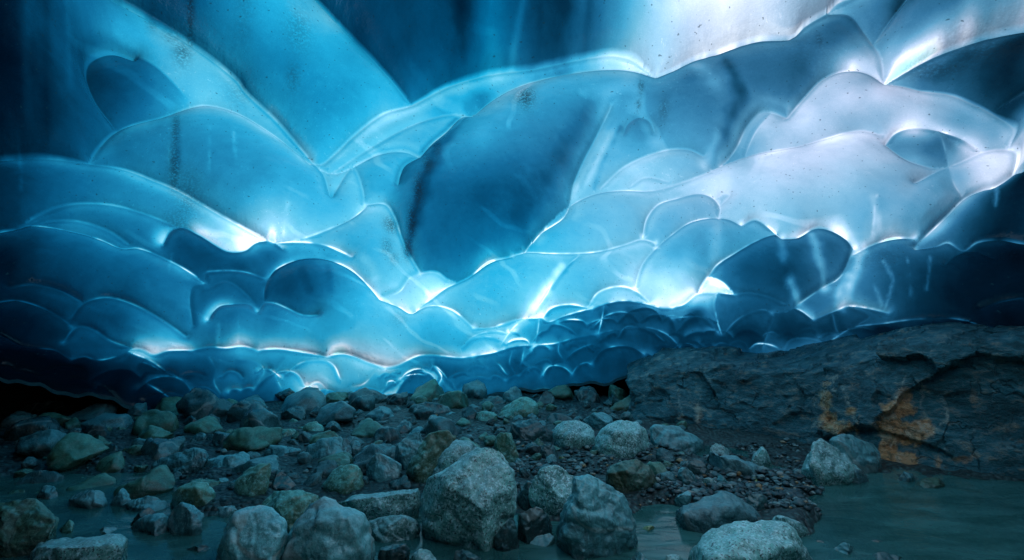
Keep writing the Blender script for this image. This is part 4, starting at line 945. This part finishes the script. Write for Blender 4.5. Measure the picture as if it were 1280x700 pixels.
boulder('H', [(240,185),(250,140),(330,125),(420,135),(430,165),(350,185)], 526, 'dark', 'broad black low rock directly under the ice at the back', 'boulder')
boulder('H', [(500,130),(530,105),(590,100),(620,120),(600,150),(540,155)], 515, 'dark', 'dark boulder farthest back under the ice left of the highest one', 'boulder')
boulder('H', [(440,240),(450,215),(520,215),(570,220),(560,240)], 545, 'dark', 'flat dark slab in front of the squat back boulder', 'slab', cat='slab', depth=.6)
# --- right: gravel bar and wall foot
boulder('I', [(52,705),(60,670),(82,630),(150,575),(215,558),(330,568),(415,560),(448,588),(488,645),(525,705),(500,725)], 722, 'granite', 'round black-and-white speckled boulder at the bottom right of centre',
        facets=[(100,640,.3),(200,590,.2),(250,640,.5),(440,640,.4),(330,700,.62),(120,700,.55)], depth=.8, rit=6)
boulder('I', [(8,510),(62,480),(120,458),(185,444),(258,464),(300,508),(362,555),(330,570),(230,566),(150,580),(62,552)], None, 'mauve', 'pale flat-topped boulder just behind the speckled front right one', depth=.9, rit=4, gz=.02,
        facets=[(60,500,.2),(190,500,.4),(310,545,.3),(150,575,.5),(40,530,.4),(260,480,.15)])
boulder('I', [(265,490),(272,455),(310,447),(345,470),(352,505),(322,520),(290,515)], None, 'dark', 'dark tilted tile of slate on the pale flat-topped boulder', 'stone', cat='stone', gz=.05)
boulder('I', [(343,502),(368,496),(410,512),(470,560),(512,600),(488,622),(455,592),(418,562),(380,540)], None, 'granite', 'long pale splinter of rock beside the speckled front right boulder', 'slab', cat='slab', depth=.6, rit=2)
boulder('I', [(466,378),(490,330),(512,268),(538,257),(590,290),(645,330),(722,395),(700,425),(640,402),(560,408)], None, 'granite', 'triangular grey rock in the pool at the foot of the rock wall', facets=[(515,275,.15),(560,380,.5),(500,350,.4),(640,395,.4),(625,340,.25)], rit=2, rough=1.2)
boulder('I', [(572,262),(600,243),(645,238),(742,270),(768,340),(722,365),(650,320)], 592, 'slate', 'blue-grey rounded rock leaning on the wall behind the triangular one', rit=6)
boulder('I', [(628,385),(645,362),(690,370),(722,400),(700,425),(650,420)], None, 'mauve', 'small mauve-grey stone at the right foot of the triangular rock', 'stone')
boulder('I', [(398,470),(412,452),(436,450),(448,470),(478,480),(480,500),(440,500),(405,492)], None, 'rust', 'rust orange stone at the edge of the pebble bank', 'stone', cat='stone', gz=.02, rit=2)
boulder('I', [(286,335),(292,305),(328,280),(348,300),(370,345),(330,362)], None, 'granite', 'pale pointed stone at the head of the side channel', 'stone', gz=.0)
boulder('I', [(135,305),(140,275),(160,266),(200,290),(240,318),(180,325)], None, 'granite', 'pale flat stone at the back edge of the side channel', 'stone')
boulder('I', [(85,330),(120,310),(230,315),(300,345),(400,380),(420,410),(300,395),(180,365)], None, 'mauve', 'long mauve-grey slab sloping into the side channel', 'slab', cat='slab', depth=.9, gz=.02)
boulder('I', [(18,400),(22,365),(42,335),(75,355),(102,400),(95,425),(50,428)], None, 'slate', 'bluish boulder at the near end of the long mauve slab', 'boulder', gz=.03)
boulder('I', [(55,350),(85,320),(130,335),(142,370),(138,395),(100,380)], None, 'dark', 'dark block between the bluish boulder and the mauve slab', 'stone', gz=.03)
boulder('I', [(8,470),(20,440),(45,430),(75,455),(70,482),(30,495)], None, 'slate', 'blue-grey stone above the left end of the pale flat-topped boulder', 'stone', gz=.03)
boulder('I', [(103,420),(110,400),(140,395),(166,415),(150,432),(115,435)], None, 'granite', 'pale stone on the pebbles near the bluish boulder', 'stone', gz=.03)
boulder('I', [(155,400),(165,375),(200,385),(212,410),(185,425)], None, 'slate', 'flat bluish stone on the pebbles below the mauve slab', 'stone', gz=.03)
boulder('I', [(130,360),(140,338),(170,340),(178,358),(155,370)], None, 'pale', 'small whitish stone under the head of the mauve slab', 'stone', gz=.03)
boulder('I', [(290,398),(300,388),(315,390),(318,402),(300,408)], None, 'rust', 'tiny tan stone on the dark pebbles near the rust orange one', 'stone', cat='stone', gz=.03)
boulder('I', [(895,400),(930,388),(985,395),(1000,425),(950,440),(905,425)], None, 'brown', 'low brown rock at the waterline under the rust patch of the wall', 'stone')
boulder('I', [(800,395),(830,370),(880,385),(895,415),(840,420)], None, 'slate', 'low blue stone at the waterline under the orange stain', 'stone')
boulder('I', [(510,640),(530,622),(570,640),(580,665),(540,668)], 654+28, 'dark', 'small dark stone awash right of the speckled front boulder', 'stone', depth=1.0)
boulder('I', [(580,650),(620,630),(670,645),(700,680),(640,690)], 700, 'slate', 'flat bluish stone awash in the stream at the lower right', 'stone', depth=1.0, gz=-.02)
boulder('I', [(700,700),(720,665),(780,660),(850,690),(800,712)], 711, 'dark', 'dark wet stone at the bottom edge of the right stream', 'stone', depth=1.0, gz=-.02)
boulder('I', [(700,640),(740,620),(790,640),(770,655)], None, 'dark', 'thin dark stone awash in the middle of the right stream', 'stone', depth=1.0, gz=-.02)

# --- the countless middle-sized ones in the jumble behind: individuals of a few shapes
protos = []
for k in range(7):
    r = random.Random(100 + k); pts = []
    for _ in range(16):
        v = Vector((r.gauss(0, 1), r.gauss(0, 1), r.gauss(0, 1))).normalized()
        pts.append(Vector((v.x * r.uniform(.42, .55), v.y * r.uniform(.36, .5), v.z * r.uniform(.26, .4))))
    V, F = rock_mesh(pts, 50 + k, 1.0, .06, 1.2, .5 * (k % 2), 1, 8)
    protos.append((V, F))
MAT['slate_low'] = rock_mat('shaded_schist', (.17, .2, .215), (.05, .062, .07), .3, .5, 1.0, .5, .2)  # darker copies of the stone, shade put into the colour so they recede
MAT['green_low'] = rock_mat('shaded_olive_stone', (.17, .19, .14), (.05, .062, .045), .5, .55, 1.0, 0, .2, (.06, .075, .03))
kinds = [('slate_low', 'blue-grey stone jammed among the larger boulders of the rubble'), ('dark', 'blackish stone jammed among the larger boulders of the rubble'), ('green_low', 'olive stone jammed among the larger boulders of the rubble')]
pm = {}
for k, (V, F) in enumerate(protos):
    for mname, _ in kinds:
        o = link_mesh('stone', V, F, MAT[mname]); pm[(k, mname)] = o.data; bpy.data.objects.remove(o)
r = random.Random(77); n = 0; tries = 0
low_left = [(r.uniform(40, 330), r.uniform(590, 690)) for _ in range(400)]
spots = []
while n < 275 and tries < 9000:
    tries += 1
    py = 497 + 120 * r.random() ** 1.5; px = r.uniform(20, 860)
    if low_left and tries < 160: px, py = low_left.pop()
    if px > 700 and py > 575 and px < 820: continue
    
    p = on_ground(px, py); X, Y = p[0], p[1]
    if Y > 9.0 or ground_z(np.array([X]), np.array([Y]))[0] < -.2: continue
    sz = r.choice([.42, .5, .6, .72] if tries < 2500 else [.14, .2, .27, .34]) * (1 + .04 * Y) * r.uniform(.8, 1.1)
    if px > 590 and py > 512 and sz > .3: continue
    if any((X - a) ** 2 + (Y - b) ** 2 < (c * .75 + sz * .3) ** 2 for a, b, c in PLACED): continue
    if any((X - a) ** 2 + (Y - b) ** 2 < (.40 * (c + sz)) ** 2 for a, b, c in spots): continue
    spots.append((X, Y, sz)); n += 1
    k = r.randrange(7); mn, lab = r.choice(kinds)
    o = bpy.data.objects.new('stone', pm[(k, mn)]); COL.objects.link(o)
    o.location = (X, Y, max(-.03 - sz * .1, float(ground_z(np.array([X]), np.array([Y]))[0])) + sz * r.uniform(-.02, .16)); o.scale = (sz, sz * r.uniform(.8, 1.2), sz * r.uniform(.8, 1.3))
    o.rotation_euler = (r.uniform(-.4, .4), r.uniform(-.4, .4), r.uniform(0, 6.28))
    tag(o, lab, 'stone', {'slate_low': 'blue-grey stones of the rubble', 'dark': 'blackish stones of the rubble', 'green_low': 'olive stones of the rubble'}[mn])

# --- pebbles: one mass nobody could count
def build_pebbles():
    bm = bmesh.new(); bmesh.ops.create_icosphere(bm, subdivisions=2, radius=.5)
    bv = np.array([v.co[:] for v in bm.verts]); bf = np.array([[v.index for v in f.verts] for f in bm.faces]); bm.free()
    V, F, C = [], [], []; r = random.Random(5); k = 0
    areas = [((840, 1010), (590, 645), 1500), ((640, 860), (560, 600), 700), ((880, 1000), (560, 600), 300), ((970, 1060), (600, 650), 260), ((100, 860), (505, 620), 450), ((800, 860), (600, 640), 250)]
    for (xa, xb), (ya, yb), cnt in areas:
        for _ in range(cnt):
            p = on_ground(r.uniform(xa, xb), r.uniform(ya, yb)); z = float(ground_z(np.array([p[0]]), np.array([p[1]]))[0])
            if z < -.03: continue
            s = r.choice([.016, .02, .026, .034, .05]) * r.uniform(.8, 1.3)
            q = bv * np.array([s * r.uniform(.9, 1.5), s * r.uniform(.8, 1.2), s * r.uniform(.45, .8)])
            q = q * (1 + .25 * np.sin(bv[:, [1, 2, 0]] * 7 + r.uniform(0, 6)))
            a = r.uniform(0, 6.28); q = np.stack([q[:, 0] * math.cos(a) - q[:, 1] * math.sin(a), q[:, 0] * math.sin(a) + q[:, 1] * math.cos(a), q[:, 2]], 1)
            V.append(q + np.array([p[0], p[1], z + fbm((p[0] * 2.2, p[1] * 2.2, 0)) * .05 + s * .25])); F.append(bf + k * len(bv)); C.append(np.full(len(bv), r.random())); k += 1
    s = NT('pebble_stone')
    co = s.n('ShaderNodeTexCoord').outputs['Object']; t = s.attr('tone')
    c = s.ramp(t, [(0, (.014, .03, .034)), (.5, (.035, .075, .08)), (.75, (.1, .19, .2)), (.9, (.26, .4, .38)), (.955, (.42, .42, .38)), (.975, (.45, .24, .1))], 'LINEAR')
    c = s.mix(s.math('MULTIPLY', s.noise(co, 60, 3, .7), .5), c, (.02, .02, .02))
    p = s.n('ShaderNodeBsdfPrincipled', {'Base Color': c, 'Roughness': .38}); s.set(s.out, 0, p)
    o = link_mesh('pebbles', np.vstack(V), np.vstack(F), s.m); attr(o, 'tone', np.concatenate(C))
    tag(o, kind='stuff'); return o
build_pebbles()
